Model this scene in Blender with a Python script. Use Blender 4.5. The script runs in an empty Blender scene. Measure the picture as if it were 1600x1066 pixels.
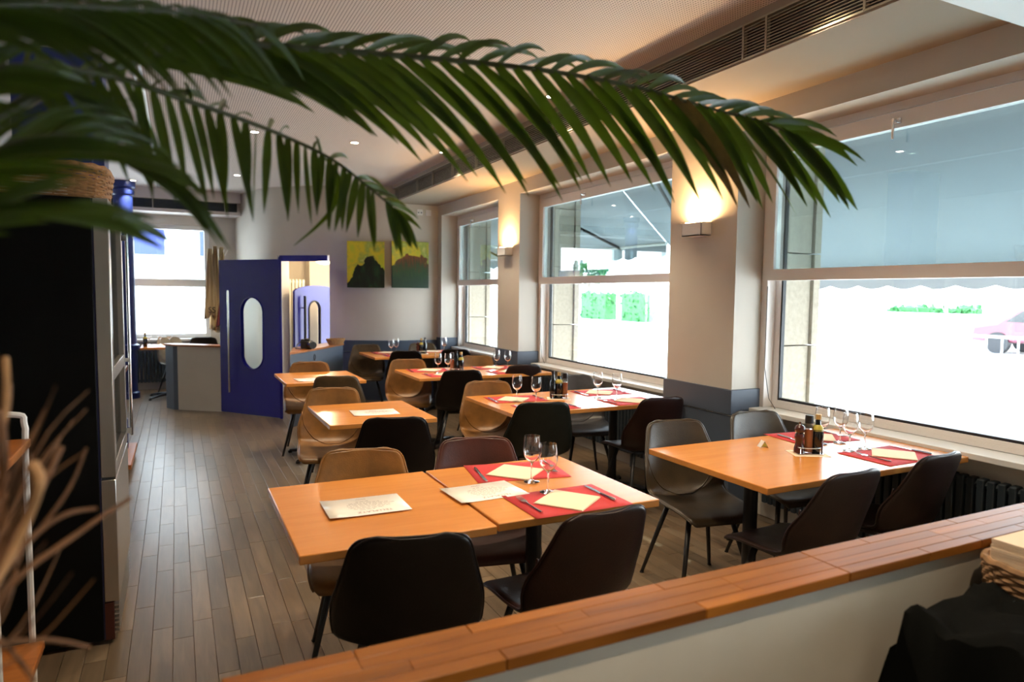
import bpy, bmesh, math, random
from mathutils import Vector, Matrix
from math import sin, cos, pi, radians as RAD
random.seed(7)
S = bpy.context.scene
COL = S.collection

# ------------------------------------------------------------------ camera
YAW, PITCH, ROLL, EYE = .4572, .0693, .0112, 1.55
_d = Vector((sin(YAW)*cos(PITCH), cos(YAW)*cos(PITCH), -sin(PITCH)))
_r = Vector((cos(YAW), -sin(YAW), 0)); _u = _r.cross(_d)
CR = _r*cos(ROLL)+_u*sin(ROLL); CU = -_r*sin(ROLL)+_u*cos(ROLL)
cam = bpy.data.cameras.new('camera'); co = bpy.data.objects.new('camera', cam); COL.objects.link(co)
cam.lens = 24; cam.sensor_width = 36; cam.clip_start = .05; cam.clip_end = 400
co.matrix_world = Matrix(((CR.x, CU.x, -_d.x, 0), (CR.y, CU.y, -_d.y, 0), (CR.z, CU.z, -_d.z, EYE), (0, 0, 0, 1)))
cam.dof.use_dof = True; cam.dof.focus_distance = 3.6; cam.dof.aperture_fstop = 2.6
S.camera = co
S.view_settings.view_transform = 'Standard'; S.view_settings.look = 'None'
S.view_settings.gamma = 1; S.view_settings.exposure = 1.55
S.view_settings.use_curve_mapping = False
try:
    S.cycles.max_bounces = 10; S.cycles.transparent_max_bounces = 16; S.cycles.transmission_bounces = 8
    S.cycles.diffuse_bounces = 5; S.cycles.glossy_bounces = 4
    S.cycles.sample_clamp_indirect = 6
except Exception: pass

# ------------------------------------------------------------------ sky, sun
SKY = 5.0
w = bpy.data.worlds.new('sky'); S.world = w; w.use_nodes = True
wn = w.node_tree; wn.nodes.clear()
wo = wn.nodes.new('ShaderNodeOutputWorld'); bg = wn.nodes.new('ShaderNodeBackground')
tc = wn.nodes.new('ShaderNodeTexCoord'); sp = wn.nodes.new('ShaderNodeSeparateXYZ'); rp = wn.nodes.new('ShaderNodeValToRGB')
wn.links.new(tc.outputs['Generated'], sp.inputs[0]); wn.links.new(sp.outputs['Z'], rp.inputs[0])
rp.color_ramp.elements[0].position = 0.0; rp.color_ramp.elements[0].color = (.95, .97, 1, 1)
rp.color_ramp.elements[1].position = .8; rp.color_ramp.elements[1].color = (.62, .78, 1, 1)
wn.links.new(rp.outputs[0], bg.inputs[0]); bg.inputs[1].default_value = SKY
wn.links.new(bg.outputs[0], wo.inputs[0])
sl = bpy.data.lights.new('sun', 'SUN'); sl.energy = 6; sl.angle = .01; sl.color = (1, .95, .86)
so = bpy.data.objects.new('sun', sl); COL.objects.link(so)
so.rotation_euler = Vector((-.45, .18, -.87)).to_track_quat('-Z', 'Y').to_euler()

def portal(loc, rot, sx, sy):
    l = bpy.data.lights.new('portal', 'AREA'); l.shape = 'RECTANGLE'; l.size = sx; l.size_y = sy
    l.cycles.is_portal = True
    o = bpy.data.objects.new('window_portal', l); COL.objects.link(o); o.location = loc; o.rotation_euler = rot
for y0, y1 in ((-1.6, .3), (.95, 3.55), (4.25, 6.85), (7.42, 9.35)):
    portal((3.9, (y0+y1)/2, 1.7), (0, RAD(90), 0), 1.9, y1-y0)
portal((-.9, 12.25, 1.68), (RAD(-90), 0, 0), 2.7, 1.75)
portal((3.9, 10.9, 1.2), (0, RAD(90), 0), 2.3, 2.0)

# ------------------------------------------------------------------ helpers
def ray(x, y): return CR*((x-800)/1066.67) + CU*(-(y-533)/1066.67) + _d
def at(x, y, dist):                      # a point in the room on the sight line of (x, y) at a given depth
    return Vector((0, 0, EYE)) + ray(x, y)*dist

def tag(o, label=None, cat=None, group=None, kind=None):
    if label: o['label'] = label
    if cat: o['category'] = cat
    if group: o['group'] = group
    if kind: o['kind'] = kind
    return o
def link(name, me, parent=None, mat=None):
    o = bpy.data.objects.new(name, me); COL.objects.link(o)
    if mat is not None and not me.materials: me.materials.append(mat)
    if parent is not None: o.parent = parent
    return o
def empty(name, loc, rz=0, label=None, cat=None, group=None):
    o = bpy.data.objects.new(name, None); COL.objects.link(o); o.location = loc; o.rotation_euler = (0, 0, rz)
    o.empty_display_size = .1
    return tag(o, label, cat, group)
def to_mesh(t):
    bpy.context.view_layer.update()
    me = bpy.data.meshes.new_from_object(t.evaluated_get(bpy.context.evaluated_depsgraph_get()))
    n = t.name; o = bpy.data.objects.new('x', me); COL.objects.link(o); o.parent = t.parent; o.location = t.location; o.rotation_euler = t.rotation_euler
    bpy.data.objects.remove(t); o.name = n
    return o
def copy_tree(o, parent=None):
    c = o.copy(); COL.objects.link(c); c.parent = parent
    for ch in list(o.children): copy_tree(ch, c)
    return c

class B:
    def __init__(s): s.v = []; s.f = []; s.mi = []
    def add(s, vs, fs, m=0):
        n = len(s.v); s.v += [tuple(v) for v in vs]; s.f += [tuple(i+n for i in f) for f in fs]; s.mi += [m]*len(fs); return s
    def box(s, x0, x1, y0, y1, z0, z1, m=0, M=None):
        vs = [Vector(p) for p in ((x0,y0,z0),(x1,y0,z0),(x1,y1,z0),(x0,y1,z0),(x0,y0,z1),(x1,y0,z1),(x1,y1,z1),(x0,y1,z1))]
        if M: vs = [M @ v for v in vs]
        return s.add(vs, [(0,3,2,1),(4,5,6,7),(0,1,5,4),(1,2,6,5),(2,3,7,6),(3,0,4,7)], m)
    def tube(s, pts, rad, n=8, m=0, cap=True, closed=False):
        pts = [Vector(p) for p in pts]
        if not hasattr(rad, '__len__'): rad = [rad]*len(pts)
        rings = []; up = None; L = len(pts)
        for i, p in enumerate(pts):
            if closed: t = pts[(i+1) % L]-pts[i-1]
            else: t = pts[min(i+1, L-1)]-pts[max(i-1, 0)]
            t.normalize()
            if up is None: up = Vector((0, 0, 1)) if abs(t.z) < .9 else Vector((1, 0, 0))
            a = t.cross(up)
            if a.length < 1e-5: a = t.cross(Vector((0, 1, .1)))
            a.normalize(); up = a.cross(t).normalized()
            rings.append([p+(a*cos(2*pi*k/n)+up*sin(2*pi*k/n))*rad[i] for k in range(n)])
        vs = [v for rg in rings for v in rg]; fs = []
        for i in range(L if closed else L-1):
            j = (i+1) % L
            for k in range(n): fs.append((i*n+k, i*n+(k+1) % n, j*n+(k+1) % n, j*n+k))
        if cap and not closed: fs += [tuple(range(n-1, -1, -1)), tuple((L-1)*n+k for k in range(n))]
        return s.add(vs, fs, m)
    def lathe(s, prof, n=20, c=(0, 0, 0), m=0):
        vs = []; fs = []; L = len(prof)
        for r, z in prof:
            for k in range(n): vs.append((c[0]+r*cos(2*pi*k/n), c[1]+r*sin(2*pi*k/n), c[2]+z))
        for i in range(L-1):
            for k in range(n): fs.append((i*n+k, i*n+(k+1) % n, (i+1)*n+(k+1) % n, (i+1)*n+k))
        if prof[0][0] > 1e-5: fs.append(tuple(range(n-1, -1, -1)))
        if prof[-1][0] > 1e-5: fs.append(tuple((L-1)*n+k for k in range(n)))
        return s.add(vs, fs, m)
    def prism(s, poly, z0, z1, m=0):
        n = len(poly)
        vs = [(x, y, z0) for x, y in poly]+[(x, y, z1) for x, y in poly]
        fs = [tuple(range(n-1, -1, -1)), tuple(range(n, 2*n))]+[(i, (i+1) % n, (i+1) % n+n, i+n) for i in range(n)]
        return s.add(vs, fs, m)
    def mesh(s, name):
        me = bpy.data.meshes.new(name); me.from_pydata(s.v, [], s.f); me.update()
        if any(s.mi): me.polygons.foreach_set('material_index', s.mi)
        bm = bmesh.new(); bm.from_mesh(me); bmesh.ops.remove_doubles(bm, verts=bm.verts, dist=1e-6)
        bmesh.ops.recalc_face_normals(bm, faces=bm.faces); bm.to_mesh(me); bm.free()
        return me
    def build(s, name, mat, parent=None, bevel=0, smooth=False, seg=2, loc=None, subsurf=0, rot=None):
        me = s.mesh(name)
        for m in (mat if isinstance(mat, (list, tuple)) else [mat]): me.materials.append(m)
        o = link(name, me, parent)
        if loc: o.location = loc
        if rot: o.rotation_euler = rot
        if bevel:
            b = o.modifiers.new('bevel', 'BEVEL'); b.width = bevel; b.segments = seg; b.limit_method = 'ANGLE'; b.angle_limit = RAD(40)
        if subsurf:
            b = o.modifiers.new('sub', 'SUBSURF'); b.levels = subsurf; b.render_levels = subsurf
        if smooth or bevel:
            me.polygons.foreach_set('use_smooth', [True]*len(me.polygons))
            try: me.set_sharp_from_angle(angle=RAD(40))
            except Exception: pass
        return o

# ------------------------------------------------------------------ materials
def nm(name):
    m = bpy.data.materials.new(name); m.use_nodes = True; t = m.node_tree
    return m, t, t.nodes['Principled BSDF']
def mat(name, col, rough=.5, metal=0, spec=.5, noise=0, nscale=8, bump=0, bscale=60, coat=0, stretch=None, emit=None, es=0, alpha=1, trans=0, rvar=0):
    m, t, p = nm(name); L = t.links
    p.inputs['Base Color'].default_value = (*col, 1); p.inputs['Roughness'].default_value = rough
    p.inputs['Metallic'].default_value = metal; p.inputs['Specular IOR Level'].default_value = spec
    p.inputs['Coat Weight'].default_value = coat; p.inputs['Coat Roughness'].default_value = .15
    p.inputs['Transmission Weight'].default_value = trans
    if emit: p.inputs['Emission Color'].default_value = (*emit, 1); p.inputs['Emission Strength'].default_value = es
    if noise or bump or rvar:
        c = t.nodes.new('ShaderNodeTexCoord'); mp = t.nodes.new('ShaderNodeMapping'); L.new(c.outputs['Object'], mp.inputs[0])
        if stretch: mp.inputs['Scale'].default_value = stretch
    if noise:
        n = t.nodes.new('ShaderNodeTexNoise'); n.inputs['Scale'].default_value = nscale; n.inputs['Detail'].default_value = 6
        L.new(mp.outputs[0], n.inputs['Vector'])
        r = t.nodes.new('ShaderNodeValToRGB'); r.color_ramp.elements[0].position = .3; r.color_ramp.elements[1].position = .7
        r.color_ramp.elements[0].color = (*[max(0, c*(1-noise)) for c in col], 1)
        r.color_ramp.elements[1].color = (*[min(1, c*(1+noise)) for c in col], 1)
        L.new(n.outputs['Fac'], r.inputs[0]); L.new(r.outputs[0], p.inputs['Base Color'])
    if rvar:
        n = t.nodes.new('ShaderNodeTexNoise'); n.inputs['Scale'].default_value = nscale*1.7; n.inputs['Detail'].default_value = 5
        L.new(mp.outputs[0], n.inputs['Vector'])
        q = t.nodes.new('ShaderNodeMapRange'); q.inputs[3].default_value = max(.03, rough-rvar); q.inputs[4].default_value = rough+rvar
        L.new(n.outputs['Fac'], q.inputs[0]); L.new(q.outputs[0], p.inputs['Roughness'])
    if bump:
        n = t.nodes.new('ShaderNodeTexNoise'); n.inputs['Scale'].default_value = bscale; n.inputs['Detail'].default_value = 4
        L.new(mp.outputs[0], n.inputs['Vector'])
        b = t.nodes.new('ShaderNodeBump'); b.inputs['Strength'].default_value = bump; b.inputs['Distance'].default_value = .002
        L.new(n.outputs['Fac'], b.inputs['Height']); L.new(b.outputs[0], p.inputs['Normal'])
    return m
def wood(name, c1, c2, rough=.3, scale=1.0, tone=False, objrand=0, coat=0, axis='X', rv=(.06, .1), spec=.5, bmp=.12):
    m, t, p = nm(name); L = t.links
    c = t.nodes.new('ShaderNodeTexCoord'); mp = t.nodes.new('ShaderNodeMapping'); L.new(c.outputs['Object'], mp.inputs[0])
    oi = t.nodes.new('ShaderNodeObjectInfo')
    off = t.nodes.new('ShaderNodeVectorMath'); off.operation = 'SCALE'; off.inputs['Scale'].default_value = 13
    cmb = t.nodes.new('ShaderNodeCombineXYZ'); L.new(oi.outputs['Random'], cmb.inputs[0]); L.new(oi.outputs['Random'], cmb.inputs[1])
    L.new(cmb.outputs[0], off.inputs[0]); L.new(off.outputs[0], mp.inputs['Location'])
    sc = {'X': (1.2, 14, 14), 'Y': (14, 1.2, 14)}[axis]; mp.inputs['Scale'].default_value = [k*scale for k in sc]
    n = t.nodes.new('ShaderNodeTexNoise'); n.inputs['Scale'].default_value = 1.4; n.inputs['Detail'].default_value = 8; n.inputs['Roughness'].default_value = .62
    n.inputs['Distortion'].default_value = .6
    L.new(mp.outputs[0], n.inputs['Vector'])
    r = t.nodes.new('ShaderNodeValToRGB'); r.color_ramp.elements[0].position = .33; r.color_ramp.elements[1].position = .68
    r.color_ramp.elements[0].color = (*c1, 1); r.color_ramp.elements[1].color = (*c2, 1)
    L.new(n.outputs['Fac'], r.inputs[0]); out = r.outputs[0]
    if tone or objrand:
        mx = t.nodes.new('ShaderNodeMix'); mx.data_type = 'RGBA'; mx.blend_type = 'MULTIPLY'; mx.inputs[0].default_value = 1
        L.new(out, mx.inputs[6])
        if tone:
            a = t.nodes.new('ShaderNodeAttribute'); a.attribute_name = 'tone'; L.new(a.outputs['Color'], mx.inputs[7])
        else:
            q = t.nodes.new('ShaderNodeMapRange'); q.inputs[3].default_value = 1-objrand; q.inputs[4].default_value = 1+objrand*.4
            L.new(oi.outputs['Random'], q.inputs[0]); L.new(q.outputs[0], mx.inputs[7])
        out = mx.outputs[2]
    L.new(out, p.inputs['Base Color'])
    q = t.nodes.new('ShaderNodeMapRange'); q.inputs[3].default_value = rough-rv[0]; q.inputs[4].default_value = rough+rv[1]
    L.new(n.outputs['Fac'], q.inputs[0]); L.new(q.outputs[0], p.inputs['Roughness'])
    p.inputs['Coat Weight'].default_value = coat; p.inputs['Coat Roughness'].default_value = .12
    b = t.nodes.new('ShaderNodeBump'); b.inputs['Strength'].default_value = bmp; b.inputs['Distance'].default_value = .001; p.inputs['Specular IOR Level'].default_value = spec
    L.new(n.outputs['Fac'], b.inputs['Height']); L.new(b.outputs[0], p.inputs['Normal'])
    return m
def pane_mat(name, tint, refl=1.0):
    m = bpy.data.materials.new(name); m.use_nodes = True; t = m.node_tree; t.nodes.clear(); L = t.links
    o = t.nodes.new('ShaderNodeOutputMaterial'); mx = t.nodes.new('ShaderNodeMixShader'); tr = t.nodes.new('ShaderNodeBsdfTransparent')
    gl = t.nodes.new('ShaderNodeBsdfGlossy'); gl.inputs['Roughness'].default_value = .0; lw = t.nodes.new('ShaderNodeLayerWeight'); lw.inputs[0].default_value = .5; pw = t.nodes.new('ShaderNodeMath'); pw.operation = 'POWER'; pw.inputs[1].default_value = 5; fr = t.nodes.new('ShaderNodeMath'); fr.operation = 'MULTIPLY_ADD'; fr.inputs[1].default_value = .95; fr.inputs[2].default_value = .045; L.new(lw.outputs['Facing'], pw.inputs[0]); L.new(pw.outputs[0], fr.inputs[0])
    mu = t.nodes.new('ShaderNodeMath'); mu.operation = 'MULTIPLY'; mu.inputs[1].default_value = refl; mu.use_clamp = True
    tr.inputs[0].default_value = (*tint, 1)
    L.new(fr.outputs[0], mu.inputs[0]); L.new(mu.outputs[0], mx.inputs[0]); L.new(tr.outputs[0], mx.inputs[1]); L.new(gl.outputs[0], mx.inputs[2]); L.new(mx.outputs[0], o.inputs[0])
    return m
def emis(name, col, s):
    m = bpy.data.materials.new(name); m.use_nodes = True; t = m.node_tree; t.nodes.clear()
    o = t.nodes.new('ShaderNodeOutputMaterial'); e = t.nodes.new('ShaderNodeEmission'); e.inputs[0].default_value = (*col, 1); e.inputs[1].default_value = s
    t.links.new(e.outputs[0], o.inputs[0]); return m

M = {}
M['wall'] = mat('warm grey wall paint', (.56, .52, .455), .7, noise=.03, nscale=3, bump=.08, bscale=140)
M['dado'] = mat('slate blue grey panel paint', (.070, .092, .130), .45, noise=.05, nscale=4)
M['white'] = mat('white window paint', (.80, .75, .71), .35)
M['whiteplastic'] = mat('white plastic', (.75, .75, .73), .4)
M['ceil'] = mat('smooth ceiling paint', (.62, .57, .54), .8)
M['soffit'] = mat('soffit paint darkened for shade', (.32, .26, .195), .8)  # ceiling paint made darker; the soffit's shade is put into its colour
M['cream'] = mat('cream paint', (.62, .55, .44), .7, noise=.03)
M['bluedoor'] = mat('royal blue lacquer', (.012, .012, .24), .27, spec=.45, coat=.1)
M['bluecol'] = mat('blue paint', (.014, .03, .17), .35)
M['black'] = mat('black gasket rubber', (.012, .012, .015), .5)
M['blackmetal'] = mat('black powder coated metal', (.012, .012, .013), .4, metal=0)
M['steel'] = mat('brushed stainless steel', (.55, .52, .47), .3, metal=1, bump=.1, bscale=80, stretch=(1, 1, 30))
M['chrome'] = mat('polished steel', (.75, .75, .76), .12, metal=1)
M['darkcab'] = mat('black fridge side', (.0012, .0016, .0014), .55, spec=.15)
M['fridgeblue'] = mat('dark blue edge', (.01, .012, .05), .4)
M['beech'] = wood('beech table top', (.60, .225, .046), (.68, .275, .062), .25, 1.0, objrand=.05, coat=.08, rv=(.02, .02))
M['beechedge'] = M['beech']
M['stave'] = wood('oiled hardwood staves', (.20, .060, .006), (.34, .115, .012), .36, 1.3, objrand=.25, coat=0, spec=.25)
M['plank'] = wood('worn oak floor plank', (.105, .077, .048), (.172, .130, .086), .30, 1.2, tone=True, axis='Y', coat=.06, rv=(.03, .05), bmp=.05)
M['darkwood'] = wood('red brown wood', (.09, .025, .01), (.18, .055, .02), .35, 1.5)
M['orangewood'] = wood('orange shelf wood', (.32, .10, .022), (.45, .16, .04), .3, 1.2)
M['stone'] = mat('beige stone cladding', (.36, .31, .24), .8, noise=.12, nscale=30, bump=.5, bscale=90)
M['ground'] = mat('pale concrete paving', (.62, .60, .57), .85, noise=.08, nscale=1.5)
M['slab'] = mat('pale grey facade', (.55, .55, .55), .8)
M['red'] = mat('red paper placemat', (.50, .030, .032), .75, bump=.25, bscale=900)
M['napkin'] = mat('cream paper napkin', (.84, .66, .47), .85, bump=.2, bscale=400)
M['paper'] = mat('glossy menu sheet', (.92, .87, .79), .3)
M['ink'] = mat('grey print', (.28, .24, .22), .5)
M['inkred'] = mat('red brown print', (.30, .10, .07), .5)
M['glass'] = mat('clear glass', (1, 1, 1), .0, trans=1); 
M['pane'] = pane_mat('clear window glass', (.93, .97, .97), 1.0)
M['sash'] = pane_mat('green tinted double glass', (.68, .76, .77), 2.4)
M['fridgeglass'] = pane_mat('fridge door glass', (.35, .4, .45), .6)
def leather(name, col, n=.35, spec=.45): return mat(name, col, .36, spec=spec, noise=n, nscale=9, bump=.35, bscale=170, rvar=.08)
M['tan'] = leather('tan leather', (.20, .092, .024))
M['olive'] = leather('olive brown leather', (.075, .048, .022))
M['oxblood'] = leather('red brown leather', (.055, .015, .009))
M['oxdark'] = leather('dark red brown leather', (.016, .0045, .003), spec=.3)
M['brown'] = leather('dark brown leather', (.020, .0085, .006), spec=.38)
M['coal'] = leather('black brown leather', (.005, .0028, .0022), spec=.22)
M['greenblack'] = leather('green black leather', (.008, .009, .006), spec=.3)
M['taupe'] = leather('dark olive brown leather', (.045, .031, .016), spec=.5)
M['greyleather'] = leather('blue grey leather', (.06, .06, .065))
M['palegrey'] = leather('pale grey leather', (.35, .31, .24))
def leaf_mat(name, c, tcol, n=.35):
    m = mat(name, c, .42, spec=.4, noise=n, nscale=14); t = m.node_tree; L = t.links; p = t.nodes['Principled BSDF']; o = t.nodes['Material Output']
    tr = t.nodes.new('ShaderNodeBsdfTranslucent'); tr.inputs[0].default_value = (*tcol, 1); mx = t.nodes.new('ShaderNodeMixShader'); mx.inputs[0].default_value = .3
    L.new(p.outputs[0], mx.inputs[1]); L.new(tr.outputs[0], mx.inputs[2]); L.new(mx.outputs[0], o.inputs[0]); return m
M['leaf'] = leaf_mat('palm leaflet', (.034, .062, .005), (.10, .17, .008))
M['leafdry'] = mat('half dried palm leaflet', (.22, .15, .035), .5, noise=.3, nscale=30)
M['rachis'] = mat('palm rachis', (.045, .055, .014), .5)
M['twig'] = mat('dried pampas stalk', (.15, .062, .018), .7, noise=.35, nscale=25)
M['twigpale'] = mat('pale dried stalk', (.42, .22, .09), .7, noise=.25, nscale=25)
M['wicker'] = mat('wicker cane', (.34, .17, .06), .6, noise=.3, nscale=30)
M['wickerdark'] = mat('braided water hyacinth', (.26, .14, .06), .7, noise=.35, nscale=40)
M['cloth'] = mat('black cloth', (.0022, .0026, .0022), .95, spec=.1, bump=.5, bscale=300)
M['apron'] = mat('cream apron cotton', (.62, .50, .29), .9, bump=.3, bscale=200)
M['maroon'] = mat('maroon cotton', (.12, .015, .02), .9)
M['radiator'] = mat('dark teal radiator paint', (.018, .028, .038), .45)
M['radcream'] = mat('cream radiator paint', (.55, .50, .38), .4)
M['grille'] = mat('beige aluminium grille', (.42, .38, .28), .4, metal=.3)
M['void'] = mat('dark duct interior', (.01, .009, .008), .9)
M['pepper'] = mat('dark stained pepper mill wood', (.055, .012, .01), .25, coat=.4)
M['bottle'] = mat('dark bottle glass', (.006, .009, .012), .08, coat=.5)
M['spice'] = mat('orange spice', (.55, .20, .07), .6)
M['bottlegold'] = mat('gold bottle label', (.45, .38, .06), .45)
M['cork'] = mat('tan cork cap', (.55, .38, .14), .5)
M['hedge'] = mat('hedge leaves', (.03, .16, .035), .7, noise=.4, nscale=5)
M['carpaint'] = mat('maroon car paint', (.12, .01, .03), .3, coat=1)
M['trunk'] = mat('grey bark', (.16, .13, .11), .9)
def awning_mat():
    m = bpy.data.materials.new('grey blue awning fabric'); m.use_nodes = True; t = m.node_tree; t.nodes.clear(); L = t.links
    o = t.nodes.new('ShaderNodeOutputMaterial'); a = t.nodes.new('ShaderNodeAddShader'); d = t.nodes.new('ShaderNodeBsdfDiffuse'); tr = t.nodes.new('ShaderNodeBsdfTranslucent')
    d.inputs[0].default_value = (.31, .325, .34, 1); tr.inputs[0].default_value = (.10, .108, .115, 1)
    L.new(d.outputs[0], a.inputs[0]); L.new(tr.outputs[0], a.inputs[1]); L.new(a.outputs[0], o.inputs[0]); return m
M['awning'] = awning_mat()
def perf_mat():
    m, t, p = nm('perforated acoustic ceiling'); L = t.links; p.inputs['Roughness'].default_value = .8
    c = t.nodes.new('ShaderNodeTexCoord'); s1 = t.nodes.new('ShaderNodeVectorMath'); s1.operation = 'SCALE'; s1.inputs['Scale'].default_value = 1/.018
    f = t.nodes.new('ShaderNodeVectorMath'); f.operation = 'FRACTION'; sb = t.nodes.new('ShaderNodeVectorMath'); sb.operation = 'SUBTRACT'; sb.inputs[1].default_value = (.5, .5, 0)
    ml = t.nodes.new('ShaderNodeVectorMath'); ml.operation = 'MULTIPLY'; ml.inputs[1].default_value = (1, 1, 0)
    ln = t.nodes.new('ShaderNodeVectorMath'); ln.operation = 'LENGTH'; r = t.nodes.new('ShaderNodeValToRGB')
    L.new(c.outputs['Object'], s1.inputs[0]); L.new(s1.outputs[0], f.inputs[0]); L.new(f.outputs[0], sb.inputs[0]); L.new(sb.outputs[0], ml.inputs[0]); L.new(ml.outputs[0], ln.inputs[0]); L.new(ln.outputs['Value'], r.inputs[0])
    r.color_ramp.elements[0].position = .20; r.color_ramp.elements[0].color = (.12, .10, .09, 1)
    r.color_ramp.elements[1].position = .28; r.color_ramp.elements[1].color = (.66, .595, .535, 1)
    L.new(r.outputs[0], p.inputs['Base Color']); return m
M['perf'] = perf_mat()
def paint_mat(name, seed, kind):
    m, t, p = nm(name); L = t.links; p.inputs['Roughness'].default_value = .35
    c = t.nodes.new('ShaderNodeTexCoord'); sp = t.nodes.new('ShaderNodeSeparateXYZ'); L.new(c.outputs['Object'], sp.inputs[0])
    def nz(scale, off, stretch=(1, 1, 1), det=5):
        mp = t.nodes.new('ShaderNodeMapping'); mp.inputs['Location'].default_value = (off, off, off); mp.inputs['Scale'].default_value = stretch
        L.new(c.outputs['Object'], mp.inputs[0]); n = t.nodes.new('ShaderNodeTexNoise'); n.inputs['Scale'].default_value = scale; n.inputs['Detail'].default_value = det
        L.new(mp.outputs[0], n.inputs['Vector']); return n.outputs['Fac']
    def mth(op, a, b, cl=False):
        n = t.nodes.new('ShaderNodeMath'); n.operation = op; n.use_clamp = cl
        for i, k in enumerate((a, b)):
            if isinstance(k, (int, float)): n.inputs[i].default_value = k
            elif k is not None: L.new(k, n.inputs[i])
        return n.outputs[0]
    def ramp(f, els):
        r = t.nodes.new('ShaderNodeValToRGB'); e = r.color_ramp.elements
        while len(e) < len(els): e.new(.5)
        for q, (pp, cc) in zip(e, els): q.position = pp; q.color = (*cc, 1)
        L.new(f, r.inputs[0]); return r.outputs[0]
    def mix(f, a, b):
        n = t.nodes.new('ShaderNodeMix'); n.data_type = 'RGBA'; L.new(f, n.inputs[0]); L.new(a, n.inputs[6]); L.new(b, n.inputs[7]); return n.outputs[2]
    x, z = sp.outputs['X'], sp.outputs['Z']        # x -.27..27, z -.32...32
    bgc = ramp(nz(5, seed), [(.35, (.42, .48, .03)), (.5, (.62, .48, .02)), (.62, (.30, .36, .06)), (.75, (.70, .62, .20))])
    hill = mth('SUBTRACT', z, mth('MULTIPLY', mth('SUBTRACT', 0, mth('POWER', mth('ABSOLUTE', mth('SUBTRACT', x, .07 if kind == 0 else .03), None), 1.6)), 2.2 if kind == 0 else 1.1))
    hill = mth('ADD', hill, mth('MULTIPLY', mth('SUBTRACT', nz(6, seed+3), .5), .42))
    hm = ramp(mth('SUBTRACT', .10 if kind == 0 else .19, hill), [(.0, (0, 0, 0)), (.02, (1, 1, 1))])
    if kind == 0: hc = ramp(nz(7, seed+7, (1.5, 1, .7)), [(.40, (.003, .005, .003)), (.55, (.006, .018, .006)), (.64, (.006, .045, .016)), (.76, (.09, .06, .01))])
    else:
        gz = mth('ADD', mth('MULTIPLY', z, 1.6), mth('MULTIPLY', nz(14, seed+7, (3, 1, .5)), .9))
        hc = ramp(gz, [(.05, (.003, .028, .010)), (.32, (.012, .05, .010)), (.5, (.07, .035, .006)), (.72, (.20, .05, .008)), (.95, (.04, .012, .005))])
    col = mix(hm, bgc, hc)
    L.new(col, p.inputs['Base Color']); return m
M['art1'] = paint_mat('abstract paint dark hill', 2.3, 0)
M['art2'] = paint_mat('abstract paint rust mound', 6.1, 1)

# ------------------------------------------------------------------ room shell
XW, XO, CZ = 3.45, 3.88, 3.055
def struct(b, name, m, parent=None, **k):
    o = b.build(name, m, parent, **k); o['kind'] = 'structure'; return o
# floor
fl = struct(B().box(-3.2, 3.9, -1.8, 12.2, -.25, -.008), 'floor', M['darkwood'])
SW = .083; PT = .008
LENS = (.42, .52, .62, .72); TONES = [(.80, .78, .76), (.9, .88, .86), (1, .97, .95), (1.12, 1.07, 1.02), (.96, .88, .82)]
pm = {}
def plank_mesh(L, ti):
    k = (L, ti)
    if k not in pm:
        b = B(); g = .0008; c = .001
        x0, x1, y0, y1 = g, SW-g, g, L-g
        vs = [(x0, y0, -PT), (x1, y0, -PT), (x1, y1, -PT), (x0, y1, -PT), (x0, y0, -c), (x1, y0, -c), (x1, y1, -c), (x0, y1, -c), (x0+c, y0+c, 0), (x1-c, y0+c, 0), (x1-c, y1-c, 0), (x0+c, y1-c, 0)]
        fs = [(8, 9, 10, 11)]+[(i, (i+1) % 4, (i+1) % 4+4, i+4) for i in range(4)]+[(i+4, (i+1) % 4+4, (i+1) % 4+8, i+8) for i in range(4)]
        me = bpy.data.meshes.new('plank'); me.from_pydata(vs, [], fs); me.materials.append(M['plank'])
        a = me.color_attributes.new('tone', 'FLOAT_COLOR', 'POINT')
        for d in a.data: d.color = (*TONES[ti], 1)
        pm[k] = me
    return pm[k]
pl = []
x = -1.62; row = 0
while x < 3.62:
    y = -1.7 - random.random()*.6
    while y < 11.95:
        L = random.choice(LENS); pl.append((x, y, L, random.randrange(5))); y += L
    x += SW
def vis(p):
    x, y, L, t = p; yc = y+L/2
    return -.45 < x < 1.75 and yc > 2.7 and x < .12*yc+.75
cand = sorted([p for p in pl if vis(p)], key=lambda p: p[0]**2+p[1]**2)[:298]
cs = set(cand)
for p in cand:
    o = link('plank', plank_mesh(p[2], p[3]), fl); o.location = (p[0], p[1], 0)
rv, rf, rc = [], [], []
for p in pl:
    if p in cs or p[1] < -1.8: continue
    me = plank_mesh(p[2], p[3]); n = len(rv)
    rv += [(v.co.x+p[0], v.co.y+p[1], v.co.z) for v in me.vertices]; rf += [tuple(i+n for i in q.vertices) for q in me.polygons]; rc += [TONES[p[3]]]*12
me = bpy.data.meshes.new('planks'); me.from_pydata(rv, [], rf); me.materials.append(M['plank'])
a = me.color_attributes.new('tone', 'FLOAT_COLOR', 'POINT')
for d, c in zip(a.data, rc): d.color = (*c, 1)
o = link('plank_field', me, fl); o['kind'] = 'stuff'

# ceiling: perforated field to the right of the light gap, smooth paint to the left
ce = struct(B().box(-.18, 3.9, -1.8, 12.2, CZ, CZ+.2), 'ceiling', M['perf'])
struct(B().box(-3.2, -.24, -1.8, 12.2, CZ, CZ+.2).box(-.3, -.1, -1.8, 12.2, CZ+.06, CZ+.2), 'ceiling_left', M['ceil'])
struct(B().box(-.235, -.215, -1.8, 11.4, CZ-.006, CZ+.05).box(-.20, -.178, -1.8, 11.4, CZ-.006, CZ+.05), 'trim_1', M['whiteplastic'])
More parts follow.
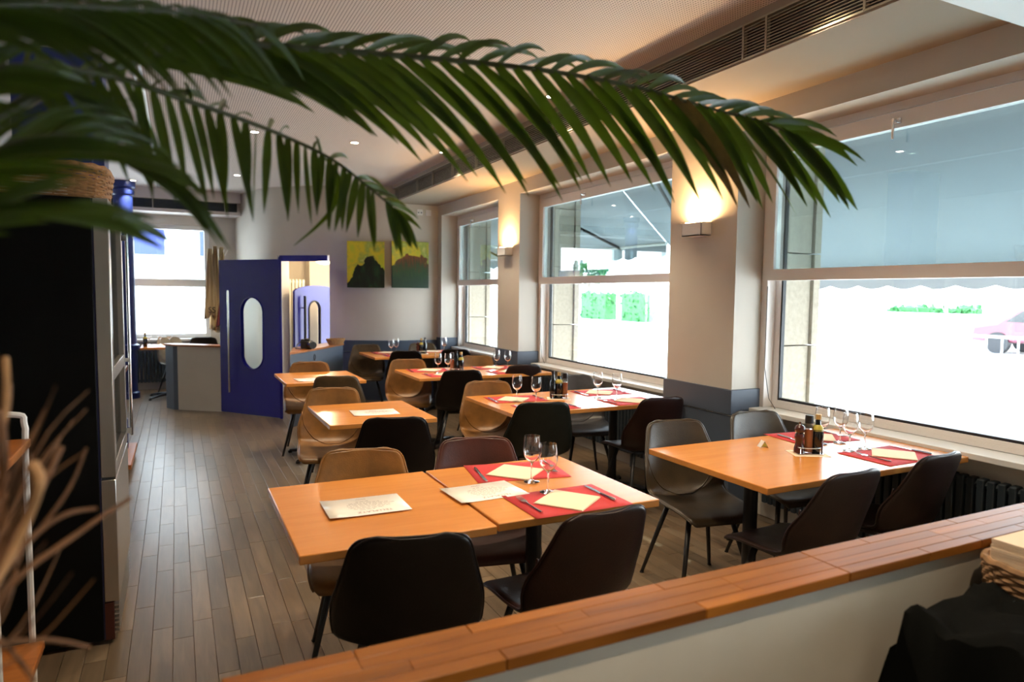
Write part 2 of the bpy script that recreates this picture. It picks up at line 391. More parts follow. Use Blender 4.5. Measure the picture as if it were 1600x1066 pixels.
# right wall with its pillars, lintel and the aprons below the windows
WINS = ((.95, 3.55), (4.25, 6.85), (7.42, 9.35))
b = B()
for y0, y1 in ((.3, .95), (3.55, 4.25), (6.85, 7.42), (9.35, 9.7)): b.box(XW, 3.80, y0, y1, 0, 2.66)
b.box(XW, XO, -1.8, 9.7, 2.66, CZ)
for y0, y1 in WINS+((-1.6, .3),): b.box(3.70, XO, y0, y1, 0, .765)
b.box(XW, XO, -1.8, -1.6, 0, 2.7)
wr = struct(b, 'wall_right', M['wall'])
b = B()
for i, (y0, y1) in enumerate(((.3, .95), (3.55, 4.25), (6.85, 7.42), (9.35, 9.7))):
    b.box(XW-.018, 3.70, y0-.018, y1+.018, .725, .90); b.box(XW-.010, 3.70, y0-.010, y1+.010, 0, .715)
struct(b, 'trim_2', M['dado'], bevel=.003)
# soffit over the windows (its underside and its front that carries the air grille)
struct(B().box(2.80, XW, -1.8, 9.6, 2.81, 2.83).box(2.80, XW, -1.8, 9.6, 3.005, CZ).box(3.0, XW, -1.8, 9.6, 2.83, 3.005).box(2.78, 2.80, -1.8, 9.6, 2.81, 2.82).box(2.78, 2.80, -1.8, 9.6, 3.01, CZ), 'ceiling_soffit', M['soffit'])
struct(B().box(1.2, XO, -1.8, 1.57, 2.6, CZ-.002), 'ceiling_beam', M['whiteplastic'])
# back wall with window, and its bulkhead
b = B()
b.box(-3.2, -2.3, 11.95, 12.25, 0, CZ).box(.49, .95, 11.95, 12.25, 0, CZ).box(-2.3, .49, 11.95, 12.25, 0, .79).box(-2.3, .49, 11.95, 12.25, 2.56, CZ)
struct(b, 'wall_back', M['wall'])
struct(B().box(-3.2, .93, 11.5, 11.95, 2.71, 2.76).box(-3.2, .93, 11.6, 11.95, 2.76, CZ).box(-3.2, .93, 11.5, 11.62, 2.90, CZ), 'ceiling_bulkhead', M['ceil'])
# curved wall
pts = [(3.5, 9.50), (3.1, 9.50), (2.75, 9.53), (2.45, 9.63), (2.2, 9.77), (1.98, 9.97), (1.66, 10.22), (1.36, 10.50), (1.22, 10.68), (1.09, 10.98), (1.0, 11.32), (.92, 11.65), (.87, 12.0)]
def catmull(P, n=5):
    P = [Vector((*p, 0)) if len(p) == 2 else Vector(p) for p in P]; out = []
    for i in range(len(P)-1):
        a, b_, c, d = P[max(i-1, 0)], P[i], P[i+1], P[min(i+2, len(P)-1)]
        for k in range(n):
            t = k/n; out.append(.5*((2*b_)+(c-a)*t+(2*a-5*b_+4*c-d)*t*t+(3*b_-a-3*c+d)*t**3))
    out.append(P[-1]); return out
def ribbon(b, P, z0, z1, t0, t1):
    n = len(P); off = []
    for i in range(n):
        d = (P[min(i+1, n-1)]-P[max(i-1, 0)]).normalized(); off.append(Vector((-d.y, d.x, 0)))   # left of travel
    vs = []
    for i in range(n):
        for t, z in ((t0, z0), (t0, z1), (t1, z1), (t1, z0)):
            q = P[i]-off[i]*t; vs.append((q.x, q.y, z))
    fs = []
    for i in range(n-1):
        for k in range(4): fs.append((i*4+k, i*4+(k+1) % 4, i*4+4+(k+1) % 4, i*4+4+k))
    fs += [(0, 1, 2, 3), tuple((n-1)*4+k for k in (3, 2, 1, 0))]
    b.add(vs, fs)
C0 = catmull(pts, 5)      # travel from right to left, so the room is on the left side of travel
iR, iL = 25, 35
b = B(); ribbon(b, C0[:iR+1], 0, CZ, 0, .22); ribbon(b, C0[iL:], 0, CZ, 0, .22); ribbon(b, C0[iR:iL+1], 2.07, CZ, 0, .22)
struct(b, 'wall_curved', M['wall'], smooth=True)
b = B(); ribbon(b, C0[:iR+1], .70, .86, -.02, 0); ribbon(b, C0[:iR+1], 0, .69, -.012, 0)
struct(b, 'trim_3', M['dado'], smooth=True)
# left, front walls (out of frame, close the room)
struct(B().box(-3.3, -3.1, -1.8, 12.2, 0, CZ), 'wall_left', M['wall'])
struct(B().box(-3.2, 3.9, -1.95, -1.8, 0, CZ), 'wall_front', M['wall'])
# vestibule behind the curved wall
struct(B().box(1.0, 3.9, 12.0, 12.2, 0, CZ).box(3.70, XO, 9.7, 9.9, 0, CZ).box(3.70, XO, 11.9, 12.2, 0, CZ).box(3.70, XO, 9.9, 11.9, 2.35, CZ), 'wall_vestibule', M['cream'])
struct(B().prism([(1.22, 11.1), (1.52, 10.62), (2.15, 10.15), (2.7, 9.85), (3.6, 9.8), (3.9, 12.2), (1.1, 12.2)], 2.40, 2.46).box(1.98, 2.10, 11.6, 12.0, 0, 2.4), 'ceiling_vestibule', M['cream'])

# ------------------------------------------------------------------ windows of the right wall
def window(n, y0, y1):
    root = bpy.data.objects.new('window_%d' % n, None); COL.objects.link(root); root['kind'] = 'structure'
    zt, zb, zm = 2.60, .77, 1.66
    b = B()   # outer box frame and white side jambs
    b.box(3.70, 3.84, y0, y0+.05, zb, 2.66).box(3.70, 3.84, y1-.05, y1, zb, 2.66).box(3.70, 3.84, y0+.05, y1-.05, 2.61, 2.66)
    b.box(3.78, 3.84, y0+.05, y1-.05, zb, .80)
    b.build('frame', M['white'], root, bevel=.003)
    b = B()   # raised upper sash
    b.box(3.68, 3.74, y0+.03, y0+.115, zm, zt).box(3.68, 3.74, y1-.115, y1-.03, zm, zt)
    b.box(3.68, 3.74, y0+.115, y1-.115, zm, zm+.075).box(3.68, 3.74, y0+.115, y1-.115, zt-.09, zt)
    b.build('upper_sash', M['white'], root)
    B().box(3.70, 3.706, y0+.11, y1-.11, zm+.07, zt-.085).build('sash_pane', M['sash'], root)
    b = B()
    b.box(3.78, 3.83, y0+.05, y0+.10, .80, 2.61).box(3.78, 3.83, y1-.10, y1-.05, .80, 2.61).box(3.78, 3.83, y0+.10, y1-.10, .80, .825).box(3.78, 3.83, y0+.10, y1-.10, 2.56, 2.61)
    b.build('lower_sash', M['white'], root, bevel=.003)
    g = .112
    b = B().box(3.785, 3.815, y0+.10, y0+g, .825, 2.56).box(3.785, 3.815, y1-g, y1-.10, .825, 2.56).box(3.785, 3.815, y0+g, y1-g, .825, .84)
    b.build('gasket', M['black'], root)
    B().box(3.80, 3.806, y0+g, y1-g, .84, 2.56).build('lower_pane', M['pane'], root)
    # catch at the top rail and pull cord at the far jamb
    h = B(); ym = (y0+y1)/2+.32
    h.tube([(3.68, ym, 2.545), (3.63, ym, 2.545)], .010, 10).tube([(3.635, ym, 2.552), (3.635, ym, 2.44)], .008, 10).box(3.668, 3.682, ym-.02, ym+.02, 2.53, 2.56)
    h.build('window_catch', M['chrome'], root, smooth=True)
    B().tube([(3.698, y1-.055, 1.62), (3.698, y1-.055, 1.05), (3.70, y1-.10, .84), (3.70, y1-.16, .775)], .0025, 5).build('pull_cord', M['blackmetal'], root)
    B().box(3.60, 3.78, y0, y1, .735, .768).build('window_sill', M['whiteplastic'], root, bevel=.004)
    return root
for i, (y0, y1) in enumerate(WINS+((-1.6, .3),)): window(i+1, y0, y1)
# back window
root = bpy.data.objects.new('window_5', None); COL.objects.link(root); root['kind'] = 'structure'
b = B()
for x0, x1 in ((-2.3, -1.0), (-.93, .49)):
    b.box(x0, x0+.07, 11.99, 12.08, .79, 2.56).box(x1-.07, x1, 11.99, 12.08, .79, 2.56)
    b.box(x0+.07, x1-.07, 11.99, 12.08, .79, .86).box(x0+.07, x1-.07, 11.99, 12.08, 2.49, 2.56).box(x0+.07, x1-.07, 11.98, 12.08, 1.60, 1.72)
b.box(-1.0, -.93, 11.99, 12.08, .79, 2.56)
b.build('frame', M['whiteplastic'], root, bevel=.004)
B().box(-2.25, .45, 12.03, 12.036, .84, 2.5).build('pane', M['pane'], root)
B().box(-2.3, .49, 11.80, 11.99, .755, .79).build('window_sill', M['whiteplastic'], root, bevel=.004)

# ------------------------------------------------------------------ outside
struct(B().box(-40, 160, -60, 160, -.4, -.12), 'ground', M['ground'])
pier = empty('stone_pier', (0, 0, 0), 0, None); pier['kind'] = 'structure'; pier.name = 'wall_outside'
for y0, y1 in ((.25, 1.0), (3.50, 4.30), (6.80, 7.47), (9.30, 10.4)):
    z = -.12
    for h in (.66, .66, .66, .66, .9):
        B().box(3.872, 4.13, y0+.003, y1-.003, z+.004, z+h-.004).build('stone_block', M['stone'], pier, bevel=.004)
        B().box(4.134, 4.20, y0-.02, y1+.02, z+.004, z+h-.004).build('stone_block', M['stone'], pier, bevel=.004)
        z += h
struct(B().box(3.89, 4.2, -1.8, 12.2, 3.0, 3.6).box(-3.3, 3.9, -1.8, 12.3, 3.24, 3.6), 'roof', M['slab'])

def awning(name, y0, y1, x1, z1, label):
    root = empty(name, (4.2, (y0+y1)/2, 2.95), 0, label, 'awning', 'awnings over the windows')
    oy = (y0+y1)/2
    n = 24; b = B()
    vs, fs = [], []
    for i in range(n+1):
        y = y0+(y1-y0)*i/n-oy
        vs += [(0, y, 0), ((x1-4.2)*.5, y, (z1-2.95)*.5-.012), (x1-4.2, y, z1-2.95)]
    for i in range(n):
        for k in range(2): fs.append((i*3+k, i*3+k+1, i*3+k+4, i*3+k+3))
    b.add(vs, fs); o = b.build('canopy', M['awning'], root, smooth=True)
    o.modifiers.new('thick', 'SOLIDIFY').thickness = .002
    b = B(); vs, fs = [], []; m = int((y1-y0)/.02); per = .29
    for i in range(m+1):
        y = y0+(y1-y0)*i/m
        drop = .135+.03*abs(sin(pi*(y-y0)/per))
        vs += [(x1-4.2, y-oy, z1-2.95), (x1-4.2+.004*sin(y*9), y-oy, z1-2.95-drop)]
    for i in range(m): fs.append((2*i, 2*i+1, 2*i+3, 2*i+2))
    b.add(vs, fs); o = b.build('valance', M['awning'], root); o.modifiers.new('thick', 'SOLIDIFY').thickness = .002
    B().tube([(x1-4.2, y0-oy, z1-2.95), (x1-4.2, y1-oy, z1-2.95)], .022, 8).build('front_bar', M['whiteplastic'], root, smooth=True)
    for yy in (y0+.9, y1-.9):
        B().tube([(.0, yy-oy, -.25), ((x1-4.2)*.55, yy-oy+.35, (z1-2.95)*.62-.05), (x1-4.2, yy-oy, z1-2.97)], .018, 6).build('arm', M['blackmetal'], root)
    return root
awning('awning', -1.9, 6.35, 5.55, 1.79, 'grey blue fabric awning with scalloped edge outside the nearest window')
awning('awning', 6.351, 11.6, 5.1, 2.15, 'shorter grey blue awning outside the farther windows')

def hedge(x, y, wx, wy, h, label):
    b = B(); random.seed(int(x*7+y))
    for i in range(420):
        c = Vector((random.uniform(-wx, wx)/2, random.uniform(-wy, wy)/2, random.uniform(0, h)))
        a = Vector((random.gauss(0, 1), random.gauss(0, 1), random.gauss(0, 1))).normalized()*.16; d = a.orthogonal().normalized()*.10
        b.add([c-a, c+d, c+a, c-d], [(0, 1, 2, 3)])
    b.box(-wx/2*.9, wx/2*.9, -wy/2*.9, wy/2*.9, 0, h*.93)
    o = b.build('hedge', M['hedge']); o.location = (x, y, -.12); tag(o, label, 'hedge', 'hedges across the street', 'stuff')
struct(B().box(24.2, 24.45, 13.2, 18, -.12, 1.02), 'wall_street', M['slab'])
hedge(25, 16.4, .9, 1.7, 1.42, 'long clipped green hedge far across the street'); hedge(25, 14.6, .9, .8, 1.42, 'short darker green hedge far across the street')
hedge(26, 35, 1, 2.6, 1.9, 'tall green bush seen through the middle window'); hedge(26, 39.5, 1, 3.4, 1.9, 'wide green bush seen through the middle window'); 
def car(x, y):
    root = empty('car', (x, y, -.12), RAD(90), 'maroon car parked beyond the street railing', 'car')
    P = [(-2.1, .35), (-2.15, .75), (-1.5, .9), (-.9, 1.38), (.7, 1.4), (1.35, .95), (2.05, .82), (2.12, .35)]
    b = B(); n = len(P); vs = [(px, -.8, z) for px, z in P]+[(px, .8, z) for px, z in P]
    b.add(vs, [tuple(range(n)), tuple(range(2*n-1, n-1, -1))]+[(i, (i+1) % n, (i+1) % n+n, i+n) for i in range(n)])
    b.build('body', M['carpaint'], root, bevel=.08, seg=3)
    for s in (-1, 1):
        B().add([(-1.3, s*.81, .95), (-.85, s*.81, 1.3), (.62, s*.81, 1.32), (1.1, s*.81, .98)], [(0, 1, 2, 3)]).build('side_window', M['bottle'], root)
        for q in (-1.3, 1.3):
            B().tube([(q, s*.62, .33), (q, s*.84, .33)], .33, 20).build('wheel', M['black'], root, smooth=True)
car(23.4, 10.9)
rl = empty('street_railing', (15, 8, -.12), 0, 'white railing of upright bars along the far pavement', 'railing')
for i in range(60): B().tube([(0, 0, 0), (0, 0, .9)], .02, 6).build('bar', M['whiteplastic'], rl, loc=(0, (i-30)*.3, 0))
B().tube([(0, -9, .9), (0, 9, .9)], .03, 6).build('top_rail', M['whiteplastic'], rl)
def tree(x, y, h, label):
    root = empty('street_tree', (x, y, -.12), 0, label, 'tree', 'street trees')
    B().tube([(0, 0, 0), (.1, .05, h*.35), (0, .1, h*.7)], [.22, .17, .1], 10).build('trunk', M['trunk'], root, smooth=True)
    b = B(); random.seed(int(x+y))
    for i in range(700):
        d = Vector((random.gauss(0, 1), random.gauss(0, 1), random.gauss(0, .8))).normalized()*random.uniform(.7, 1)*h*.33
        c = Vector((0, .1, h*.8))+d; a = Vector((random.gauss(0, 1), random.gauss(0, 1), random.gauss(0, 1))).normalized()*.25; e = a.orthogonal().normalized()*.15
        b.add([c-a, c+e, c+a, c-e], [(0, 1, 2, 3)])
    o = b.build('crown', M['hedge'], root); o['kind'] = 'stuff'
tree(30, 47, 5, 'street tree seen through the middle window'); tree(38, 24, 7, 'street tree far beyond the hedge')
fb = empty('facade', (-1, 34, -.12), 0, 'pale building across the street behind the back window', 'building')
B().box(-9, 9, 0, 3, 0, 11).build('wall', M['slab'], fb)
B().box(-9, 9, -.25, 0, 5.0, 5.25).build('ledge', M['dado'], fb)
for i in range(7): B().box(-8.4+i*2.6, -7.2+i*2.6, -.06, 0, 3.2, 4.8).build('window', M['bluecol'], fb, bevel=.02)

# ------------------------------------------------------------------ air grilles
GB = (.6, 1.35, 2.13, 2.70, 2.86, 3.9, 4.94, 5.9, 6.54, 7.21, 7.85, 8.45, 9.4)
for gi in range(len(GB)-1):
    gy = GB[gi]; ln = GB[gi+1]-gy-.002
    root = empty('air_grille', (2.78, gy, 2.82), 0, 'long slatted air grille in the soffit above the windows', 'air grille', 'air grilles in the soffit above the windows')
    b = B().box(-.006, .02, 0, ln, 0, .010).box(-.006, .02, 0, ln, .180, .190).box(-.005, .02, 0, .005, 0, .19).box(-.005, .02, ln-.005, ln, 0, .19)
    b.build('frame', M['grille'], root)
    slm = B().box(-.003, .006, .005, ln-.005, 0, .0032).mesh('slat'); slm.materials.append(M['grille'])
    for k in range(10):
        o = link('slat', slm, root); o.location = (0, 0, .022+k*.0158)
    B().box(.06, .07, 0, ln, .01, .185).build('duct', M['void'], root)
for k, (x0, x1) in enumerate(((-1.65, -.98), (-.97, -.29), (-.28, .22), (.23, .70), (.71, .88))):
    root = empty('back_grille', (x0, 11.5, 2.76), 0, 'dark air grille in the bulkhead over the back window', 'air grille', 'dark air grilles over the back window')
    B().box(0, x1-x0, .06, .07, 0, .14).build('duct', M['void'], root)
    B().box(0, .008, -.004, .01, 0, .14).box(0, x1-x0, -.004, .01, .133, .14).build('frame', M['grille'], root)
    for q in range(6): B().box(.01, x1-x0, 0, .012, .012+q*.021, .017+q*.021).build('slat', M['dado'], root)

# ------------------------------------------------------------------ lamps
WARM = (1, .62, .30)
def downlight(x, y, label):
    root = empty('downlight', (x, y, CZ), 0, label, 'ceiling light', 'recessed ceiling spots')
    B().lathe([(.052, 0), (.052, -.006), (.040, -.006), (.036, .0)], 24).build('ring', M['chrome'], root, smooth=True)
    B().lathe([(.036, -.004), (.0, -.004)], 24).build('bulb', BULB, root)
    l = bpy.data.lights.new('spot', 'SPOT'); l.energy = 40; l.color = (1, .80, .56); l.spot_size = RAD(95); l.spot_blend = .6; l.shadow_soft_size = .03
    o = bpy.data.objects.new('spot_light', l); COL.objects.link(o); o.location = (x, y, CZ-.02)
BULB = emis('lit bulb', (1, .86, .66), 14)
for y in (-.1, 2.3, 4.65, 7.0):
    for x in (.7, 1.65, 2.6):
        downlight(x, y, 'small round recessed spot in the perforated ceiling')
for x in (-.5, .75): downlight(x, 9.7 if x > 0 else 10.9, 'small round recessed spot near the blue column' if x < 0 else 'small round recessed spot before the blue door')
def sconce(y, label):
    root = empty('wall_sconce', (XW, y, 1.98), 0, label, 'wall lamp', 'white up-light sconces on the pillars')
    B().box(-.10, -.088, -.10, .10, 0, .095).box(-.10, -.012, -.10, -.09, 0, .095).box(-.10, -.012, .09, .10, 0, .095).box(-.10, -.012, -.10, .10, 0, .01).box(-.012, -.001, -.10, .10, 0, .095).build('lamp_body', M['whiteplastic'], root, bevel=.002)
    B().box(-.125, -.02, -.115, .115, .095, .099).build('diffuser', LAMPGL, root)
    B().box(-.03, 0, -.05, .05, -.006, .0).build('wall_mount', M['chrome'], root)
    B().box(-.085, -.02, -.085, .085, .06, .075).build('bulb', emis('lit sconce tube', WARM, 45), root)
    l = bpy.data.lights.new('sconce', 'AREA'); l.shape = 'RECTANGLE'; l.size = .06; l.size_y = .17; l.energy = 7; l.color = (1, .60, .27)
    o = bpy.data.objects.new('sconce_light', l); COL.objects.link(o); o.location = (XW-.055, y, 2.082); o.rotation_euler = (RAD(180), RAD(-12), 0)
LAMPGL = pane_mat('sconce cover glass', (.95, .93, .9), 1)
sconce(3.90, 'white box sconce glowing upward on the nearer window pillar'); sconce(7.12, 'white box sconce glowing upward on the farther window pillar')

# ------------------------------------------------------------------ partition in front
pt = struct(B().box(.10, 3.45, 1.075, 1.185, 0, .878), 'wall_partition', M['cream'])
cap = empty('partition_cap', (0, 0, 0), 0, 'orange butcher block timber cap on the low partition wall', 'counter top')
random.seed(11)
stm = {}
for jx0, jx1 in ((.055, 1.412), (1.415, 3.45)):
    for r_ in range(4):
        x = jx0
        while x < jx1-.01:
            L = min(random.choice((.22, .3, .38, .46)), jx1-x)
            if jx1-(x+L) < .12: L = jx1-x
            k = round(L, 4)
            if k not in stm:
                stm[k] = B().box(0, L-.0006, 0, .0364, 0, .024).mesh('stave'); stm[k].materials.append(M['stave'])
            o = link('stave', stm[k], cap); o.location = (x, 1.052+r_*.037, .878)
            bv = o.modifiers.new('b', 'BEVEL'); bv.width = .0018 if r_ in (0, 3) else .0006; bv.segments = 1
            x += L

# ------------------------------------------------------------------ chairs
CT = [(.235, .405, .165, 0), (.228, .428, .19, .004), (.12, .438, .212, .018), (-.03, .432, .224, .032), (-.14, .442, .232, .05), (-.20, .49, .238, .078), (-.232, .575, .236, .080),
      (-.254, .665, .214, .050), (-.274, .745, .192, .032), (-.288, .80, .176, .022), (-.293, .828, .150, .016), (-.294, .838, .10, .013)]
def chair_shell(wood_mat):
    NV = 26; NU = 13
    cp = catmull([Vector(c[:3]) for c in CT], 3); rr = catmull([Vector((c[3], 0, 0)) for c in CT], 3); n = len(cp)
    vs, fs = [], []
    grid = []
    for i in range(n):
        y, z, hw = cp[i]; ra = rr[i].x
        a = cp[max(i-1, 0)]; b_ = cp[min(i+1, n-1)]; ty, tz = b_.x-a.x, b_.y-a.y; l = math.hypot(ty, tz) or 1
        ny, nz_ = tz/l, -ty/l      # toward the sitter
        row = []
        for k in range(NU):
            u = -1+2*k/(NU-1); s_ = math.copysign(abs(u)**.92, u)
            o = ra*abs(u)**2.3
            row.append(Vector((hw*s_, y+ny*o, z+nz_*o)))
        grid.append(row)
    for r_ in grid: vs += r_
    for i in range(n-1):
        for k in range(NU-1): fs.append((i*NU+k, i*NU+k+1, (i+1)*NU+k+1, (i+1)*NU+k))
    me = bpy.data.meshes.new('shell'); me.from_pydata(vs, [], fs); me.polygons.foreach_set('use_smooth', [True]*len(me.polygons)); me.update()
    return me, grid
SHELL, GRID = chair_shell(None)
seam_pts = []
for k in range(0, 13):
    u = -1+2*k/12; idx = 12+int(round(9*abs(u)**2.2)); p = GRID[min(idx, len(GRID)-1)][k]; q = GRID[min(idx+1, len(GRID)-1)][k]
    d = (q-p); nrm = Vector((0, d.z, -d.y)).normalized(); seam_pts.append(p+nrm*.0145)
SEAM = B().tube(catmull(seam_pts, 2), .004, 6).mesh('seam'); SEAM.polygons.foreach_set('use_smooth', [True]*len(SEAM.polygons))
rim = [GRID[i][0] for i in range(2, len(GRID))]+[GRID[-1][k] for k in range(1, 12)]+[GRID[i][12] for i in range(len(GRID)-1, 1, -1)]
RIM = B().tube(rim, .005, 6).mesh('piping'); RIM.polygons.foreach_set('use_smooth', [True]*len(RIM.polygons))
LEGS = []
for sx in (-1, 1):
    for sy in (-1, 1):
        LEGS.append(B().tube([(sx*.12, sy*.11, .415), (sx*.215, sy*.215-.0, .004)], [.015, .0095], 10).tube([(sx*.215, sy*.215, .006), (sx*.2155, sy*.2155, 0)], .012, 8).mesh('leg'))
for me in LEGS: me.materials.append(M['blackmetal']); me.polygons.foreach_set('use_smooth', [True]*len(me.polygons))
FRAME = B().tube([(-.12, -.11, .415), (.12, -.11, .415), (.12, .11, .415), (-.12, .11, .415)], .011, 8, closed=True).box(-.12, .12, -.012, .012, .404, .42).mesh('seat_frame'); FRAME.materials.append(M['blackmetal'])
PROTO = {}
def chair_proto(mk):
    root = empty('shell_chair', (0, 0, 0)); root['category'] = 'chair'
    me = SHELL.copy(); me.materials.append(M[mk]); o = link('seat_shell', me, root)
    s_ = o.modifiers.new('thick', 'SOLIDIFY'); s_.thickness = .024; s_.offset = 0; s_.use_rim = True
    s2 = o.modifiers.new('sub', 'SUBSURF'); s2.levels = 1; s2.render_levels = 1
    me = SEAM.copy(); me.materials.append(M[mk]); link('seam', me, root)
    me = RIM.copy(); me.materials.append(M[mk]); link('piping', me, root)
    link('seat_frame', FRAME, root)
    for l in LEGS: link('leg', l, root)
    return root
def chair(mk, tx, ty, ang, facing, label, group='shell chairs around the dining tables'):
    """tx, ty: middle of the top of its back; facing +1 looks down the room, -1 toward the camera"""
    if mk not in PROTO: r_ = PROTO[mk] = chair_proto(mk)
    else: r_ = copy_tree(PROTO[mk])
    th = RAD(ang)+(0 if facing > 0 else pi)
    off = Matrix.Rotation(th, 3, 'Z') @ Vector((0, -.285, 0))
    r_.location = (tx-off.x, ty-off.y, 0); r_.rotation_euler = (0, 0, th); tag(r_, label, 'chair', group)
CH = [
 ('coal', .605, 1.88, -14, 1, 'dark brown leather shell chair nearest the camera, seen from behind at the foreground table'),
 ('oxdark', 1.265, 1.84, 4, 1, 'dark red brown chair turned slightly, seen from behind below the near red placemat'),
 ('tan', .745, 3.03, -14, -1, 'tan leather chair behind the bare half of the foreground table'),
 ('oxblood', 1.31, 3.06, -12, -1, 'reddish brown chair facing the camera behind the laid half of the foreground table'),
 ('coal', 1.105, 3.74, -14, 1, 'black backed chair standing before the small bare middle table'),
 ('tan', 1.03, 5.08, -15, -1, 'tan leather chair facing the camera behind the small middle table'),
 ('tan', 1.20, 7.05, -14, -1, 'tan leather chair facing the camera behind the small far table by the grey cabinet'),
 ('olive', 1.20, 5.79, -18, 1, 'olive brown chair with its back to the camera at the small far table'),
 ('tan', 2.25, 5.02, -15, -1, 'tan leather chair at the left end of the laid middle window table'),
 ('greenblack', 2.15, 3.89, -14, 1, 'green black chair seen from behind before the laid middle window table'),
 ('oxdark', 3.03, 3.76, -4, 1, 'dark red brown chair beside the nearer pillar, seat pointing under the middle window table'),
 ('brown', 3.13, 6.06, -6, 1, 'dark chair back between the caddy of the middle window table and the sill'),
 ('greyleather', 3.12, 5.12, -12, -1, 'blue grey chair behind the window end of the middle window table'),
 ('coal', 2.355, 5.82, -15, 1, 'black backed chair standing before the third window table'),
 ('tan', 2.20, 6.98, -14, -1, 'tan leather chair at the left end of the third window table'),
 ('tan', 3.05, 7.12, -14, -1, 'tan chair back behind the middle of the third window table'),
 ('coal', 3.15, 8.0, -14, 1, 'black chair back near the sill before the rear wall table'),
 ('olive', 2.30, 9.15, -12, -1, 'brown chair at the left end of the rear wall table'),
 ('coal', 2.50, 8.0, -14, 1, 'black backed chair before the left half of the rear wall table'),
 ('olive', 3.10, 9.17, -12, -1, 'brown chair behind the right half of the rear wall table'),
 ('taupe', 2.535, 3.05, -10, -1, 'grey brown chair facing the camera at the left end of the nearest window table'),
 ('taupe', 3.19, 3.09, -8, -1, 'grey brown chair beside the pillar behind the nearest window table'),
 ('brown', 2.48, 1.84, 2, 1, 'dark brown chair seen from behind before the nearest window table'),
 ('brown', 3.13, 1.89, 3, 1, 'dark brown chair at the right before the nearest window table, close to the sill'),
 ('palegrey', -.12, 11.50, 30, -1, 'pale chair with dark back top in the far room before the back window'),
 ('coal', .36, 11.24, -6, -1, 'black chair just showing over the low far partition'),
]
for c in CH: chair(*c)

# ------------------------------------------------------------------ tables
def tbl(x0, x1, y0, y1, z, peds, label, w=0):
    cx, cy = (x0+x1)/2, (y0+y1)/2
    root = empty('dining_table', (cx, cy, 0), RAD(w), label, 'table', 'beech dining tables on black pedestals')
    B().box(x0-cx, x1-cx, y0-cy, y1-cy, z-.030, z).build('tabletop', M['beech'], root, bevel=.004)
    for px in peds:
        px -= cx
        B().tube([(px, 0, .03), (px, 0, z-.035)], .034, 16).build('column', M['blackmetal'], root, smooth=True)
        B().box(px-.14, px+.14, -.03, .03, z-.042, z-.030).box(px-.03, px+.03, -.2, .2, z-.042, z-.030).build('top_plate', M['blackmetal'], root)
        for k in range(4):
            a = RAD(45+90*k); L = .33
            B().tube([(px, 0, .055), (px+cos(a)*L*.5, sin(a)*L*.5, .045), (px+cos(a)*L, sin(a)*L, .022)], [.026, .02, .013], 8).lathe([(.02, 0), (.02, .02), (.0, .022)], 10, (px+cos(a)*L, sin(a)*L, 0)).build('foot', M['blackmetal'], root, smooth=True)
    return root
tbl(.32, .985, 2.10, 2.90, .745, [.65], 'bare beech table with one menu in the foreground, nearest the aisle')
tbl(.992, 1.69, 2.105, 2.885, .750, [1.34], 'beech table laid for two, pushed against the foreground table')
tb = tbl(2.20, 3.595, 2.04, 2.84, .750, [2.52, 3.25], 'long beech table laid with four glasses at the nearest window')
tbl(.81, 1.49, 4.10, 4.87, .750, [1.15], 'small bare beech table with one menu in the middle of the aisle side')
tbl(.84, 1.54, 6.12, 6.93, .750, [1.19], 'small bare beech table farthest back on the aisle side')
tbl(2.00, 3.44, 4.03, 4.87, .750, [2.35, 3.09], 'long beech table at the middle window beside the nearer pillar')
tbl(2.02, 3.44, 6.06, 6.86, .750, [2.38, 3.08], 'long beech table beside the farther pillar')
tbl(2.17, 3.42, 8.20, 9.02, .750, [2.5, 3.1], 'long beech table by the rear wall below the two paintings')
tbl(-.46, .22, 10.62, 11.32, .750, [-.12], 'beech table in the far room before the back window')

# ------------------------------------------------------------------ tableware
def lay(name, b, m, x, y, z, rz, label, cat, group=None, **k):
    o = b.build(name, m, None, **k); o.location = (x, y, z); o.rotation_euler = (0, 0, RAD(rz)); return tag(o, label, cat, group)
ZT = .7505
PROTOS = {}
def dup_or(key, make):
    if key in PROTOS: return copy_tree(PROTOS[key])
    PROTOS[key] = make(); return PROTOS[key]
def mk_mat():
    b = B(); N = 8; vs = []; fs = []
    for i in range(N+1):
        for j in range(N+1):
            u, v = i/N-.5, j/N-.5; vs.append((u*.42, v*.30, .0006+.0012*max(0, abs(u*2)**6-.2)))
    for i in range(N):
        for j in range(N): fs.append((i*(N+1)+j, (i+1)*(N+1)+j, (i+1)*(N+1)+j+1, i*(N+1)+j+1))
    o = b.add(vs, fs).build('placemat', M['red'], smooth=True); s_ = o.modifiers.new('t', 'SOLIDIFY'); s_.thickness = .0006; return o
def mk_nap():
    b = B()
    for q in range(3): b.box(-.1+.001*q, .1-.001*q, -.1+.0015*q, .1-.0015*q, q*.0014, q*.0014+.0011)
    return b.build('napkin', M['napkin'])
def mk_fork():
    r_ = empty('fork', (0, 0, 0))
    B().tube([(0, -.095, .004), (0, -.06, .003), (0, 0, .0035), (0, .03, .006)], [.0048, .0046, .0028, .0026], 8).build('handle', M['chrome'], r_, smooth=True)
    b = B().prism([(-.004, .028), (.004, .028), (.012, .045), (.012, .062), (-.012, .062), (-.012, .045)], .004, .0062)
    for k in range(4): b.tube([(-.0102+k*.0068, .06, .005), (-.0102+k*.0068, .085, .007), (-.0098+k*.0065, .103, .0105)], [.0019, .0018, .0012], 5)
    b.build('head', M['chrome'], r_); return r_
